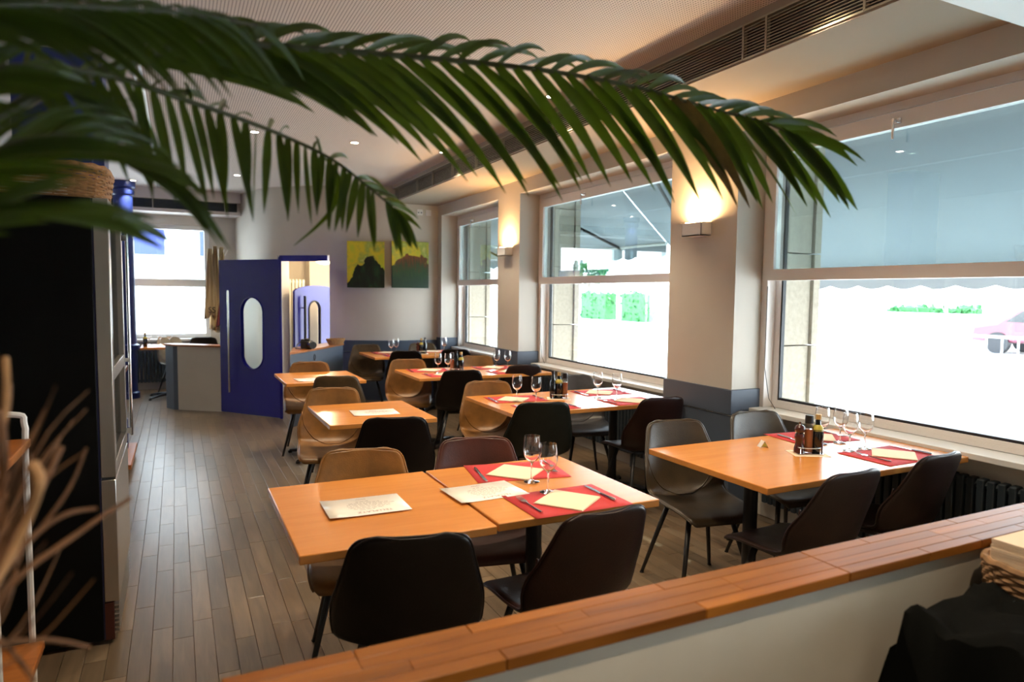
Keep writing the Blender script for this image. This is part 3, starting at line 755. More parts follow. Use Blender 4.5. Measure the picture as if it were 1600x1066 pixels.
def mk_knife():
    r_ = empty('knife', (0, 0, 0))
    B().tube([(0, -.105, .004), (0, -.08, .0042), (0, 0, .004)], [.0055, .0065, .0045], 8).build('handle', M['chrome'], r_, smooth=True)
    B().prism([(-.006, 0), (.005, 0), (.0085, .03), (.009, .09), (.004, .115), (-.006, .118)], .003, .0045).build('blade', M['chrome'], r_); return r_
GP = [(.0, 0), (.033, 0), (.0335, .0012), (.030, .0028), (.012, .0055), (.0045, .011), (.0036, .03), (.0036, .068), (.0045, .080), (.010, .0855), (.022, .094), (.032, .109), (.0375, .128), (.0385, .148), (.036, .172), (.0325, .198),
      (.0315, .198), (.0350, .172), (.0375, .148), (.0365, .128), (.031, .1105), (.021, .0962), (.009, .0885), (.0, .087)]
def mk_glass():
    r_ = empty('wine_glass', (0, 0, 0))
    B().lathe(GP[:10]+[(.0, .0865)], 24).build('stem', M['glass'], r_, smooth=True)
    B().lathe([(.0, .0845), (.008, .0852)]+GP[10:], 28).build('bowl', M['glass'], r_, smooth=True)
    return r_
def put(key, mk, x, y, z, rz, label, cat, group):
    o = dup_or(key, mk); o.location = (x, y, z); o.rotation_euler = (0, 0, RAD(rz)); tag(o, label, cat, group); return o
def menu(x, y, rz, label, z=ZT, w=.30, h=.215):
    r_ = empty('menu', (x, y, z), RAD(rz), label, 'menu', 'printed menu sheets on the tables')
    b = B(); N = 6; vs, fs = [], []
    for i in range(N+1):
        for j in range(3):
            u = i/N-.5; vs.append((u*w, (j/2-.5)*h, .0004+.004*max(0, -u*2)**4))
    for i in range(N):
        for j in range(2): fs.append((i*3+j, i*3+3+j, i*3+4+j, i*3+j+1))
    o = b.add(vs, fs).build('sheet', M['paper'], r_, smooth=True); o.modifiers.new('t', 'SOLIDIFY').thickness = .0007
    def txt(s, px, py, size, m, nmz):
        c = bpy.data.curves.new('print', 'FONT'); c.body = s; c.size = size; c.align_x = 'CENTER'; c.align_y = 'CENTER'; c.space_character = 1.1
        c.materials.append(m); t = bpy.data.objects.new(nmz, c); COL.objects.link(t); t.parent = r_; t.location = (px, py, .0016); t.rotation_euler = (0, 0, pi); to_mesh(t)
    txt('TELLPLATZ', .02, -.075, .024, M['inkred'], 'heading'); txt('MENU', .0, .082, .013, M['inkred'], 'heading')
    b = B(); random.seed(3)
    for i, yy in enumerate((.055, .038, .024, .010, -.004, -.018, -.032, -.046)):
        L = (.05, .11, .18, .20, .17, .15, .10, .06)[i]; x0 = -L/2
        while x0 < L/2:
            q = random.uniform(.008, .022); b.box(x0, x0+q, yy-.0016, yy+.0016, .0012, .0014); x0 += q+.004
    o = b.build('print_lines', M['ink'], r_); o['kind'] = 'stuff'
    return r_
menu(.62, 2.49, -1, 'white menu sheet lying alone on the bare foreground table')
menu(1.10, 2.475, 3, 'white menu sheet bridging the two joined foreground tables', z=.7512)
menu(1.17, 4.44, -4, 'curled menu sheet on the small middle table')
menu(1.10, 6.33, 4, 'menu sheet on the small far table')

def place(mx, my, rot, nx, ny, far, who, gl, knife=None, fork=None, detail=True):
    put('mat', mk_mat, mx, my, ZT, rot, 'red paper placemat '+who, 'placemat', 'red placemats')
    put('nap', mk_nap, nx, ny, ZT+.003, 45+rot+(6 if far else -8), 'cream napkin '+who, 'napkin', 'folded napkins')
    kx, ky = knife or (mx+(.19 if not far else -.19), my)
    fx, fy = fork or (mx-(.19 if not far else -.19), my)
    put('knife', mk_knife, kx, ky, ZT+.0025, rot+(0 if not far else 180), 'steel knife on the red placemat '+who, 'knife', 'table knives')
    put('fork', mk_fork, fx, fy, ZT+.0025, rot+(0 if not far else 180), 'steel fork on the red placemat '+who, 'fork', 'table forks')
def glass(x, y, label): put('glass', mk_glass, x, y, ZT+.0028, random.uniform(0, 60), label, 'wine glass', 'wine glasses on the tables')
# foreground right table
place(1.36, 2.71, -10, 1.345, 2.685, True, 'on the far side of the foreground table', None, (1.185, 2.71), (1.52, 2.69))
place(1.345, 2.24, 0, 1.345, 2.23, False, 'on the near side of the foreground table', None, (1.51, 2.25), (1.18, 2.23))
glass(1.34, 2.52, 'wine glass farther back of the pair on the foreground table'); glass(1.33, 2.36, 'wine glass nearest the camera on the foreground table')
# nearest window table
place(3.24, 2.70, -6, 3.26, 2.69, True, 'on the far side of the nearest window table', None, (3.08, 2.70), (3.42, 2.70))
place(3.24, 2.22, 0, 3.27, 2.22, False, 'on the near side of the nearest window table', None, (3.445, 2.24), (3.10, 2.21))
glass(3.25, 2.37, 'wine glass at the right end of the cluster on the nearest window table'); glass(3.13, 2.37, 'wine glass in front of the cluster on the nearest window table')
glass(3.26, 2.53, 'wine glass at the back of the cluster on the nearest window table'); glass(3.14, 2.55, 'wine glass beside the dark oil bottle on the nearest window table')
# middle window table
place(2.30, 4.60, -5, 2.27, 4.58, True, 'at the far left of the middle window table', None)
place(2.34, 4.20, 0, 2.36, 4.2, False, 'at the near left of the middle window table', None)
place(3.10, 4.65, -3, 3.08, 4.64, True, 'at the far right of the middle window table', None)
place(3.06, 4.19, 0, 3.07, 4.20, False, 'at the near right of the middle window table', None)
glass(2.25, 4.48, 'leftmost wine glass on the middle window table'); glass(2.33, 4.33, 'second wine glass from the left on the middle window table')
glass(2.92, 4.42, 'third wine glass from the left on the middle window table'); glass(3.0, 4.28, 'rightmost wine glass on the middle window table')
# third window table
place(2.32, 6.66, -4, 2.33, 6.66, True, 'at the far left of the third window table', None)
place(2.36, 6.24, 0, 2.36, 6.24, False, 'at the near left of the third window table', None)
place(3.05, 6.66, -4, 3.05, 6.66, True, 'at the far right of the third window table', None)
place(3.05, 6.24, 0, 3.06, 6.24, False, 'at the near right of the third window table', None)
glass(2.32, 6.37, 'leftmost wine glass on the third window table'); glass(2.41, 6.33, 'wine glass left of the bottles on the third window table')
glass(3.04, 6.54, 'wine glass before the farther pillar, left one'); glass(3.12, 6.44, 'wine glass before the farther pillar, right one')
# rear table
place(2.50, 8.80, 0, 2.50, 8.80, True, 'at the far left of the rear table', None)
place(2.55, 8.40, 0, 2.55, 8.40, False, 'at the near left of the rear table', None)
place(3.12, 8.80, 0, 3.12, 8.80, True, 'at the far right of the rear table', None)
glass(2.46, 8.50, 'left wine glass of the left pair on the rear table'); glass(2.56, 8.62, 'right wine glass of the left pair on the rear table')
glass(3.20, 8.55, 'left wine glass of the right pair on the rear table'); glass(3.25, 8.70, 'right wine glass of the right pair on the rear table')

def mk_pepper():
    r_ = empty('pepper_mill', (0, 0, 0))
    B().lathe([(0, 0), (.027, 0), (.027, .02), (.022, .035), (.019, .055), (.024, .075), (.024, .09), (.018, .098), (0, .098)], 22).build('body', M['pepper'], r_, smooth=True)
    B().lathe([(0, .0985), (.016, .0985), (.024, .108), (.026, .122), (.020, .136), (.007, .143), (.004, .147), (.0065, .153), (0, .158)], 22).build('crown', M['pepper'], r_, smooth=True); return r_
def mk_spice():
    r_ = empty('spice_mill', (0, 0, 0))
    B().lathe([(0, .002), (.017, .002), (.017, .118), (0, .118)], 20).build('contents', M['spice'], r_, smooth=True)
    B().lathe([(0, 0), (.0195, 0), (.0205, .01), (.0205, .115), (.0195, .15), (.018, .15), (.0185, .12), (0, .12)], 20).build('jar', M['glass'], r_, smooth=True)
    B().lathe([(0, .1505), (.0205, .1505), (.0205, .172), (.019, .19), (0, .192)], 20).build('lid', M['blackmetal'], r_, smooth=True); return r_
def mk_oil():
    r_ = empty('oil_bottle', (0, 0, 0))
    B().lathe([(0, 0), (.026, 0), (.0275, .004), (.0275, .115), (.024, .13), (.013, .143), (.0125, .17), (0, .17)], 24).build('body', M['bottle'], r_, smooth=True)
    B().lathe([(.0279, .112), (.0245, .131), (.0138, .143)], 24).build('label', M['bottlegold'], r_, smooth=True)
    B().lathe([(0, .1705), (.014, .1705), (.014, .196), (0, .197)], 16).build('cap', M['cork'], r_, smooth=True); return r_
def mk_oil2():
    r_ = empty('vinegar_bottle', (0, 0, 0))
    B().lathe([(0, 0), (.024, 0), (.025, .004), (.025, .12), (.012, .145), (.011, .185), (0, .185)], 22).build('body', M['bottle'], r_, smooth=True)
    B().lathe([(0, .1855), (.0125, .1855), (.0125, .205), (0, .206)], 16).build('cap', M['blackmetal'], r_, smooth=True); return r_
def mk_rack():
    r_ = empty('condiment_caddy', (0, 0, 0))
    B().box(-.066, .066, -.04, .04, .004, .007).build('tray', M['chrome'], r_, bevel=.001)
    P = []
    for k in range(28):
        a = 2*pi*k/28; P.append((.066*cos(a)*1.0+(.014 if cos(a) > 0 else -.014)*0, .040*sin(a), .035))
    B().tube(P, .0028, 6, closed=True).build('ring', M['chrome'], r_, smooth=True)
    for sx in (-1, 1):
        for sy in (-1, 1): B().tube([(sx*.050, sy*.026, 0), (sx*.050, sy*.026, .035)], .0022, 6).build('post', M['chrome'], r_)
    B().box(-.09, .09, -.07, .07, 0, .0008).build('doily', M['napkin'], r_)
    return r_
def caddy(x, y, rz, where, order=('p', 's', 'o')):
    put('rack', mk_rack, x, y, ZT, rz, 'small chrome condiment caddy on a paper doily '+where, 'caddy', 'condiment caddies')
    MK = {'p': ('pepper', mk_pepper, 'dark turned pepper mill in the caddy ', 'pepper mill'), 's': ('spice', mk_spice, 'clear orange spice mill with black lid in the caddy ', 'spice mill'),
          'o': ('oil', mk_oil, 'dark oil bottle with tan cap in the caddy ', 'bottle'), 'v': ('oil2', mk_oil2, 'dark vinegar bottle with black cap in the caddy ', 'bottle')}
    for k, c in enumerate(order):
        n = len(order); off = (k-(n-1)/2)*(.046 if n == 3 else .04)
        q = MK[c]; put(q[0], q[1], x+off*cos(RAD(rz)), y+off*sin(RAD(rz))+(0 if n == 3 else (.012 if k % 2 else -.012)), ZT+.0075, rz, q[2]+where, q[3], 'mills and bottles in the caddies')
caddy(2.885, 2.42, -27, 'on the nearest window table')
caddy(2.62, 4.50, -27, 'on the middle window table', ('v', 'o', 's'))
caddy(2.54, 6.43, -27, 'on the third window table', ('s', 'v', 'o'))
caddy(2.87, 8.52, -20, 'on the rear table', ('p', 'o', 'v'))
# bottle on the far room table
o = put('oil', mk_oil, -.40, 10.80, ZT, 0, 'dark bottle on the table before the back window', 'bottle', 'mills and bottles in the caddies')
for x, l in ((-.36, 'left'), (-.22, 'middle'), (-.10, 'right')): glass(x, 11.1, l+' one of three wine glasses on the table before the back window')
# little folded table sign
r_ = empty('table_sign', (2.79, 2.63, ZT), RAD(-20), 'small folded number card standing on the nearest window table', 'table sign')
B().add([(-.022, -.02, 0), (-.022, .02, 0), (0, .02, .034), (0, -.02, .034), (.022, -.02, 0), (.022, .02, 0)], [(0, 1, 2, 3), (3, 2, 5, 4)]).build('card', M['whiteplastic'], r_).modifiers.new('t', 'SOLIDIFY').thickness = .001
B().add([(-.018, -.021, .004), (.018, -.021, .004), (0, -.021, .028)], [(0, 1, 2)]).build('print', M['bottlegold'], r_)

# ------------------------------------------------------------------ wall things
def painting(p0, p1, z0, z1, m, label):
    a, b_ = Vector((*p0, 0)), Vector((*p1, 0)); c = (a+b_)/2; w_ = (b_-a).length; th = math.atan2(b_.y-a.y, b_.x-a.x)
    o = B().box(-w_/2, w_/2, -.03, 0, -(z1-z0)/2, (z1-z0)/2).build('painting', m, bevel=.002); o.location = (c.x, c.y, (z0+z1)/2); o.rotation_euler = (0, 0, th)
    tag(o, label, 'painting', 'two square canvases on the rear wall')
painting((2.165, 9.67), (2.66, 9.52), 1.61, 2.26, M['art1'], 'left canvas with a dark green hill under yellow sky')
painting((2.745, 9.475), (3.29, 9.475), 1.615, 2.275, M['art2'], 'right canvas with a rust brown mound over dark green')
for x, l in ((3.17, 'left white wall plate with two holes high beside the soffit'), (3.30, 'right blank white wall plate high beside the soffit')):
    r_ = empty('wall_plate', (x, 9.497, 2.70), 0, l, 'wall plate')
    B().box(-.042, .042, -.012, 0, -.042, .042).build('cover', M['whiteplastic'], r_, bevel=.004)
    B().box(-.03, -.012, -.015, -.0121, -.012, .006).box(.012, .03, -.015, -.0121, -.012, .006).build('slot', M['dado'] if x < 3.2 else M['whiteplastic'], r_)
# radiators below the windows
ribm = B().box(-.03, .03, -.019, .019, 0, .52).mesh('rib'); ribm.materials.append(M['radiator'])
for i, (y0, y1) in enumerate(WINS):
    r_ = empty('radiator', (3.66, (y0+y1)/2, 0), 0, ('dark ribbed radiator under the nearest window', 'dark ribbed radiator under the middle window', 'dark ribbed radiator under the farthest window')[i], 'radiator', 'radiators under the windows')
    n = int((y1-y0-.2)/.05)
    for k in range(n):
        o = link('rib', ribm, r_); o.location = (0, (k-(n-1)/2)*.05, .12)
        bv = o.modifiers.new('b', 'BEVEL'); bv.width = .008; bv.segments = 2
    B().tube([(0, -n*.025, .15), (0, n*.025, .15)], .02, 8).tube([(0, -n*.025, .61), (0, n*.025, .61)], .02, 8).build('header_pipe', M['radiator'], r_, smooth=True)
    B().box(-.01, .01, -.6, -.57, 0, .15).box(-.01, .01, .57, .6, 0, .15).build('foot', M['radiator'], r_)
r_ = empty('radiator', (-.3, 11.86, 0), 0, 'dark ribbed radiator under the back window', 'radiator', 'radiators under the windows')
for k in range(26):
    o = link('rib', ribm, r_); o.location = ((k-13)*.05, 0, .12); o.rotation_euler = (0, 0, pi/2)
B().tube([(-.68, 0, .15), (.63, 0, .15)], .02, 8).tube([(-.68, 0, .61), (.63, 0, .61)], .02, 8).box(-.4, -.37, -.01, .01, 0, .15).box(.37, .4, -.01, .01, 0, .15).build('header_pipe', M['radiator'], r_)

# ------------------------------------------------------------------ blue doors
def oval_panel(b, w_, h, cx, z0, z1, rad, t):
    """slab w_ x h (x 0..w_) with a stadium shaped hole; thickness t in y"""
    N = 32; hole = []
    for k in range(N+1):
        a = 2*pi*k/N
        hole.append(Vector((cx+rad*cos(a), 0, (z1-rad if k <= N/2 else z0+rad)+rad*sin(a))))
    vs, fs = [], []
    def quad(*P):
        n = len(vs)
        for yy in (0, t): vs.extend([(p[0], yy, p[1]) for p in P])
        m_ = len(P); fs.append(tuple(range(n, n+m_))); fs.append(tuple(range(n+2*m_-1, n+m_-1, -1)))
    x0, x1 = cx-rad, cx+rad
    quad((0, 0), (x0, 0), (x0, h), (0, h)); quad((x1, 0), (w_, 0), (w_, h), (x1, h)); quad((x0, 0), (x1, 0), (x1, z0), (x0, z0)); quad((x0, z1), (x1, z1), (x1, h), (x0, h))
    Q = N//4
    for c, k0 in (((x1, z1), 0), ((x0, z1), Q), ((x0, z0), 2*Q), ((x1, z0), 3*Q)):
        for k in range(k0, k0+Q):
            if c[1] == z0: a_, b_ = [Vector((cx+rad*cos(2*pi*q/N), 0, z0+rad+rad*sin(2*pi*q/N))) for q in (k, k+1)]
            else: a_, b_ = [Vector((cx+rad*cos(2*pi*q/N), 0, z1-rad+rad*sin(2*pi*q/N))) for q in (k, k+1)]
            quad(c, (a_.x, a_.z), (b_.x, b_.z))
    for k in range(N):
        n = len(vs); a_, b_ = hole[k], hole[k+1]; vs.extend([(a_.x, 0, a_.z), (b_.x, 0, b_.z), (b_.x, t, b_.z), (a_.x, t, a_.z)]); fs.append((n, n+1, n+2, n+3))
    for P in (((0, 0), (0, h)), ((w_, 0), (w_, h)), ((0, h), (w_, h)), ((0, 0), (w_, 0))):
        n = len(vs); vs.extend([(P[0][0], 0, P[0][1]), (P[1][0], 0, P[1][1]), (P[1][0], t, P[1][1]), (P[0][0], t, P[0][1])]); fs.append((n, n+1, n+2, n+3))
    b.add(vs, fs); return [(p.x, p.z) for p in hole[:N]]
r_ = bpy.data.objects.new('door_1', None); COL.objects.link(r_); r_['kind'] = 'structure'
r_.location = (.49, 9.38, 0); r_.rotation_euler = (0, 0, math.atan2(8.59-9.38, 1.11-.49))
b = B(); hole = oval_panel(b, 1.0, 1.92, .552, .57, 1.46, .185, .045); b.v = [(x, y, z+.01) for x, y, z in b.v]
b.build('door_leaf', M['bluedoor'], r_)
B().prism([(x, z+.01) for x, z in hole], .018, .024).build('pane', M['pane'], r_, rot=(0, 0, 0))
o = r_.children[-1]; o.data.transform(Matrix(((1, 0, 0, 0), (0, 0, 1, 0), (0, 1, 0, 0), (0, 0, 0, 1))))
B().tube([(x, -.002, z+.01) for x, z in hole], .009, 6, closed=True).build('porthole_rim', M['bluedoor'], r_, smooth=True)
B().tube([(.22, -.06, .28), (.22, -.06, 1.55)], .014, 12).tube([(.22, 0, 1.42), (.22, -.06, 1.42)], .008, 8).tube([(.22, 0, .42), (.22, -.06, .42)], .008, 8).build('door_handle', M['chrome'], r_, smooth=True)
B().tube([(.13, .035, .2), (.13, .035, .2)], .001, 3)
# side cheek and header of the blue door frame
struct(B().prism([(1.105, 8.60), (1.135, 8.58), (1.36, 10.45), (1.32, 10.46)], 0, 1.96), 'door_2', M['bluedoor'])
struct(B().prism([(1.34, 10.52), (1.96, 10.02), (2.0, 10.10), (1.38, 10.60)], 1.985, 2.07), 'trim_4', M['bluedoor'])
# inner arched blue door
r_ = bpy.data.objects.new('door_3', None); COL.objects.link(r_); r_['kind'] = 'structure'
r_.location = (1.585, 10.56, 0); r_.rotation_euler = (0, 0, RAD(40))
N = 18; W_ = 1.0; hw = W_/2
outl = [(0, 0), (W_, 0)]+[(W_/2+hw*cos(pi*k/N), 1.55+.12*sin(pi*k/N)) for k in range(N+1)]
ih = [(.40+.115*cos(2*pi*k/28), (1.27 if sin(2*pi*k/28) >= 0 else .60)+.115*sin(2*pi*k/28)) for k in range(28)]
b = B(); hole2 = oval_panel(b, W_, 1.54, .44, .50, 1.40, .13, .04)
b.prism([(x, z) for x, z in [(0, 1.56)]+[(W_, 1.56)]+outl[3:-1]], 0, .04) if False else None
b.build('door_leaf', M['bluedoor'], r_)
b = B(); P = [(W_/2+hw*cos(pi*k/N), 1.54+.10*sin(pi*k/N)) for k in range(N+1)]
vs = [(x, 0, z) for x, z in P]+[(x, .04, z) for x, z in P]; n = N+1
b.add(vs, [tuple(range(n)), tuple(range(2*n-1, n-1, -1))]+[(i, (i+1) % n, (i+1) % n+n, i+n) for i in range(n)]).build('arched_top', M['bluedoor'], r_)
B().tube([(.16, -.055, .3), (.16, -.055, 1.48)], .02, 10).tube([(.16, 0, 1.3), (.16, -.055, 1.3)], .009, 6).build('door_handle', M['blackmetal'], r_, smooth=True)
B().tube([(x, -.002, z) for x, z in hole2], .012, 6, closed=True).build('porthole_rim', M['black'], r_, smooth=True)
# cream radiator in the vestibule
r_ = empty('vestibule_radiator', (1.62, 11.35, 0), RAD(10), 'tall cream ribbed radiator seen through the open doorway', 'radiator')
rm = B().box(-.022, .022, -.03, .03, 0, 1.62).mesh('rib'); rm.materials.append(M['radcream'])
for k in range(9):
    o = link('rib', rm, r_); o.location = ((k-4)*.055, 0, .12); bv = o.modifiers.new('b', 'BEVEL'); bv.width = .01; bv.segments = 2
B().tube([(-.25, 0, .16), (.25, 0, .16)], .02, 8).tube([(-.25, 0, 1.7), (.25, 0, 1.7)], .02, 8).box(-.22, -.19, -.01, .01, 0, .16).box(.19, .22, -.01, .01, 0, .16).build('header_pipe', M['radcream'], r_)
# dome lamp in the vestibule
r_ = empty('dome_lamp', (2.06, 10.75, 2.40), 0, 'glowing white dome lamp at the top of the open doorway', 'pendant lamp')
B().tube([(0, 0, 0), (0, 0, -.38)], .008, 8).build('rod', M['chrome'], r_)
B().lathe([(.0, -.44), (.08, -.425), (.125, -.40), (.13, -.385), (.0, -.375)], 24).build('shade', emis('opal glass lit', (1, .80, .50), 3.2), r_, smooth=True)
l = bpy.data.lights.new('dome', 'POINT'); l.energy = 14; l.color = (1, .75, .45); l.shadow_soft_size = .1
o = bpy.data.objects.new('dome_light', l); COL.objects.link(o); o.location = (2.06, 10.75, 1.85)

# grey cabinet in front of the doorway, with what stands on it
r_ = empty('corner_cabinet', (1.5, 8.7, 0), 0, 'low slate grey wedge cabinet with a wooden top by the doorway', 'cabinet')
poly = [(-.36, -.72), (-.18, -.51), (.50, .50), (.46, .86), (-.22, .0)]
B().prism(poly, 0, .835).build('body', M['dado'], r_, bevel=.003)
B().prism([(x*1.02, y*1.02-.01) for x, y in poly], .836, .86).build('top', M['orangewood'], r_, bevel=.003)
a_ = Vector((-.18, -.51, 0)); d_ = (Vector((.50, .50, 0))-a_).normalized(); n_ = Vector((d_.y, -d_.x, 0))
c_ = a_+d_*.30
B().tube([c_+n_*.004+Vector((0, 0, .755))+d_*.022*cos(2*pi*k/16)+Vector((0, 0, .035*sin(2*pi*k/16))) for k in range(16)], .004, 6, closed=True).build('lock_ring', M['black'], r_)
# camera
r_ = empty('photo_camera', (1.40, 8.42, .861), RAD(-25), 'black camera with long lens lying on the grey cabinet', 'camera')
B().box(-.07, .07, -.035, .035, 0, .10).box(-.03, .03, -.032, .03, .10, .125).build('body', M['black'], r_, bevel=.012)
B().tube([(.03, -.03, .055), (.08, -.10, .055)], [.036, .036], 18).tube([(.08, -.10, .055), (.115, -.15, .055)], [.04, .042], 18).build('lens', M['blackmetal'], r_, smooth=True)
B().tube([(.078, -.097, .055), (.086, -.108, .055)], .0405, 18).build('focus_ring', M['chrome'], r_, smooth=True)
B().tube([(-.07, 0, .09), (-.11, -.03, .05), (-.12, -.06, .008), (-.05, -.09, .006)], .006, 6).build('strap', M['black'], r_)
B().box(-.069, -.03, -.03, .03, .1, .115).build('dial', M['blackmetal'], r_, bevel=.005)

def wicker(name, loc, rz, w_, d_, h, flare, m, label, cat, rows, sr, group=None, stakes=36, rnd=.3, oval=False):
    r_ = empty(name, loc, rz, label, cat, group)
    def outline(t, s_):
        a = 2*pi*t; e = 4.5 if not oval else 2.0
        c, q = cos(a), sin(a)
        return Vector((w_/2*s_*math.copysign(abs(c)**(2/e), c), d_/2*s_*math.copysign(abs(q)**(2/e), q), 0))
    b = B(); N = stakes*4
    for i in range(rows):
        f = i/(rows-1); s_ = 1+flare*f; P = []
        for k in range(N):
            o = outline(k/N, s_); nrm = o.normalized(); P.append(o+nrm*sr*.8*sin(pi*k/2+(i % 2)*pi)+Vector((0, 0, sr+f*(h-2*sr))))
        b.tube(P, sr, 5, closed=True)
    o = b.build('weave', m, r_, smooth=True); o['kind'] = 'stuff'
    b = B()
    for k in range(stakes):
        p0, p1 = outline((k+.5)/stakes, 1), outline((k+.5)/stakes, 1+flare); b.tube([p0, p1+Vector((0, 0, h))], sr*.8, 5)
    o = b.build('stakes', m, r_); o['kind'] = 'stuff'
    P = [outline(k/N, 1+flare)+Vector((0, 0, h+sr*.6+sr*.4*sin(k*pi/3))) for k in range(N)]
    B().tube(P, sr*1.6, 6, closed=True).build('rim', m, r_, smooth=True)
    B().prism([tuple(outline(k/32, .98).xy) for k in range(32)], .0, .006).build('bottom', m, r_)
    return r_
wicker('bread_basket', (1.86, 9.0, .861), RAD(30), .20, .13, .07, .35, M['wicker'], 'small oval wicker bread basket on the grey cabinet', 'basket', 7, .004, stakes=18, oval=True)
B_ = wicker('storage_basket', (-.66, 3.80, 1.932), RAD(0), .74, .56, .155, .06, M['wicker'], 'large wicker basket lying on top of the fridge', 'basket', 12, .0062, stakes=26)
o = B().box(-.2, .12, -.2, .1, 0, .004).box(-.18, .10, -.16, .12, .005, .008, M=Matrix.Rotation(.1, 4, 'X')).build('paper_stack', M['whiteplastic']); o.location = (-.56, 3.8, 2.0); o.rotation_euler = (RAD(38), RAD(10), .3); tag(o, 'white papers sticking out of the wicker basket on the fridge', 'paper')

# ------------------------------------------------------------------ fridge
r_ = empty('fridge', (-.25, 3.36, 0), 0, 'tall black sided fridge with stainless frame and glass door facing the aisle', 'fridge')
B().box(-.86, -.062, 0, .80, .02, 1.93).build('body', M['darkcab'], r_, bevel=.004)
B().box(-.062, -.055, .004, .796, .02, 1.928).build('door_gasket', M['fridgeblue'], r_)
d = B().box(-.055, 0, 0, .07, .74, 1.93).box(-.055, 0, .73, .80, .74, 1.93).box(-.055, 0, .07, .73, 1.85, 1.93).box(-.055, 0, .07, .73, .74, .80).box(-.055, 0, .07, .73, 1.15, 1.21).build('glass_door', M['steel'], r_, bevel=.003)
B().box(-.03, -.024, .07, .73, .80, 1.85).build('pane', M['fridgeglass'], d)
B().tube([(.024, .74, .78), (.024, .74, 1.84)], .008, 12).box(0, .024, .732, .748, .79, .82).box(0, .024, .732, .748, 1.17, 1.19).box(0, .024, .732, .748, 1.80, 1.83).build('handle', M['chrome'], d, smooth=True)
d = B().box(-.055, 0, 0, .80, .19, .728).build('lower_door', M['steel'], r_, bevel=.003)
b = B().box(-.055, -.02, 0, .80, .02, .185)
b.build('kick_plate', M['pepper'], r_)
for k in range(7): B().box(-.02, -.004, .03, .77, .035+k*.02, .043+k*.02).build('slat', M['steel'], r_)
for sx in (-.8, -.12):
    for sy in (.06, .74): B().lathe([(.025, 0), (.025, .02), (.0, .02)], 12, (sx, sy, 0)).build('foot', M['black'], r_)
# blue pillar behind the fridge
struct(B().box(-.89, -.40, 5.22, 5.55, 0, CZ), 'wall_pillar', M['bluecol'], bevel=.004)
# round blue column
r_ = bpy.data.objects.new('column', None); COL.objects.link(r_); r_['kind'] = 'structure'; r_.location = (-.64, 11.1, 0)
B().lathe([(.15, 0), (.15, .08), (.125, .10), (.125, .68), (.16, .70), (.16, .76), (.125, .78), (.120, 2.86), (.14, 2.88), (.145, 2.93), (.13, 2.95), (.16, 2.98), (.16, CZ)], 32).build('shaft', M['bluecol'], r_, smooth=True)

# trolley and cabinet beyond the fridge
r_ = empty('service_cabinet', (-.62, 6.8, 0), 0, 'red brown wooden service cabinet with an open shelf beyond the fridge', 'cabinet')
B().box(-.25, .20, -.4, .5, .80, .84).build('top', M['darkwood'], r_, bevel=.004)
B().box(-.25, .18, -.38, -.35, .10, .80).box(-.25, .18, .45, .48, .10, .80).box(-.25, -.22, -.38, .48, .1, .8).build('side_panel', M['darkwood'], r_, bevel=.003)
B().box(-.25, .18, -.35, .45, .44, .47).build('shelf', M['orangewood'], r_)
B().box(-.25, .26, -.42, .52, .06, .10).build('bottom_board', M['orangewood'], r_, bevel=.004)
for q in (-.3, .4): B().tube([(.15, q, .03), (.18, q, .03)], .03, 14).build('caster', M['black'], r_); B().tube([(-.2, q, .03), (-.17, q, .03)], .03, 14).build('caster', M['black'], r_)
for k, (q, c, h) in enumerate(((-.22, 'black', .26), (-.12, 'whiteplastic', .22), (-.02, 'black', .28), (.14, 'bluecol', .25), (.3, 'bluecol', .27))):
    o = B().box(-.1, .1, -.035, .035, 0, h).build('binder', M[c], bevel=.003); o.location = (-.52, 6.8+q, .101)
    tag(o, ('nearest black binder', 'white binder', 'black binder between the white and blue ones', 'lower blue binder', 'taller blue binder farthest back')[k]+' on the bottom board of the service cabinet', 'binder', 'binders on the service cabinet')
for k in range(3):
    o = B().box(-.12, .12, -.14, .14, 0, .03).build('box', M[('whiteplastic', 'maroon', 'cream')[k]], bevel=.002); o.location = (-.6, 6.7+.02*k, .841+.031*k)
    tag(o, '%s box lying on the service cabinet top' % ('white', 'maroon', 'cream')[k], 'box', 'boxes on the service cabinet')

# low partition in the far room
struct(B().prism([(-.14, 9.98), (-.05, 9.80), (.01, 9.76), (.01, 9.92), (-.05, 9.99)], 0, .825), 'trim_5', M['dado'])
struct(B().prism([(.0, 9.76), (.50, 9.40), (.58, 9.50), (.08, 9.87)], .0, .825), 'wall_low_partition', M['wall'])
o = B().prism([(-.16, 9.98), (-.06, 9.77), (.50, 9.37), (.60, 9.50), (-.02, 10.02)], .826, .85).build('partition_cap', M['orangewood'], bevel=.003); tag(o, 'thin wooden cap on the low partition before the back window', 'counter top')

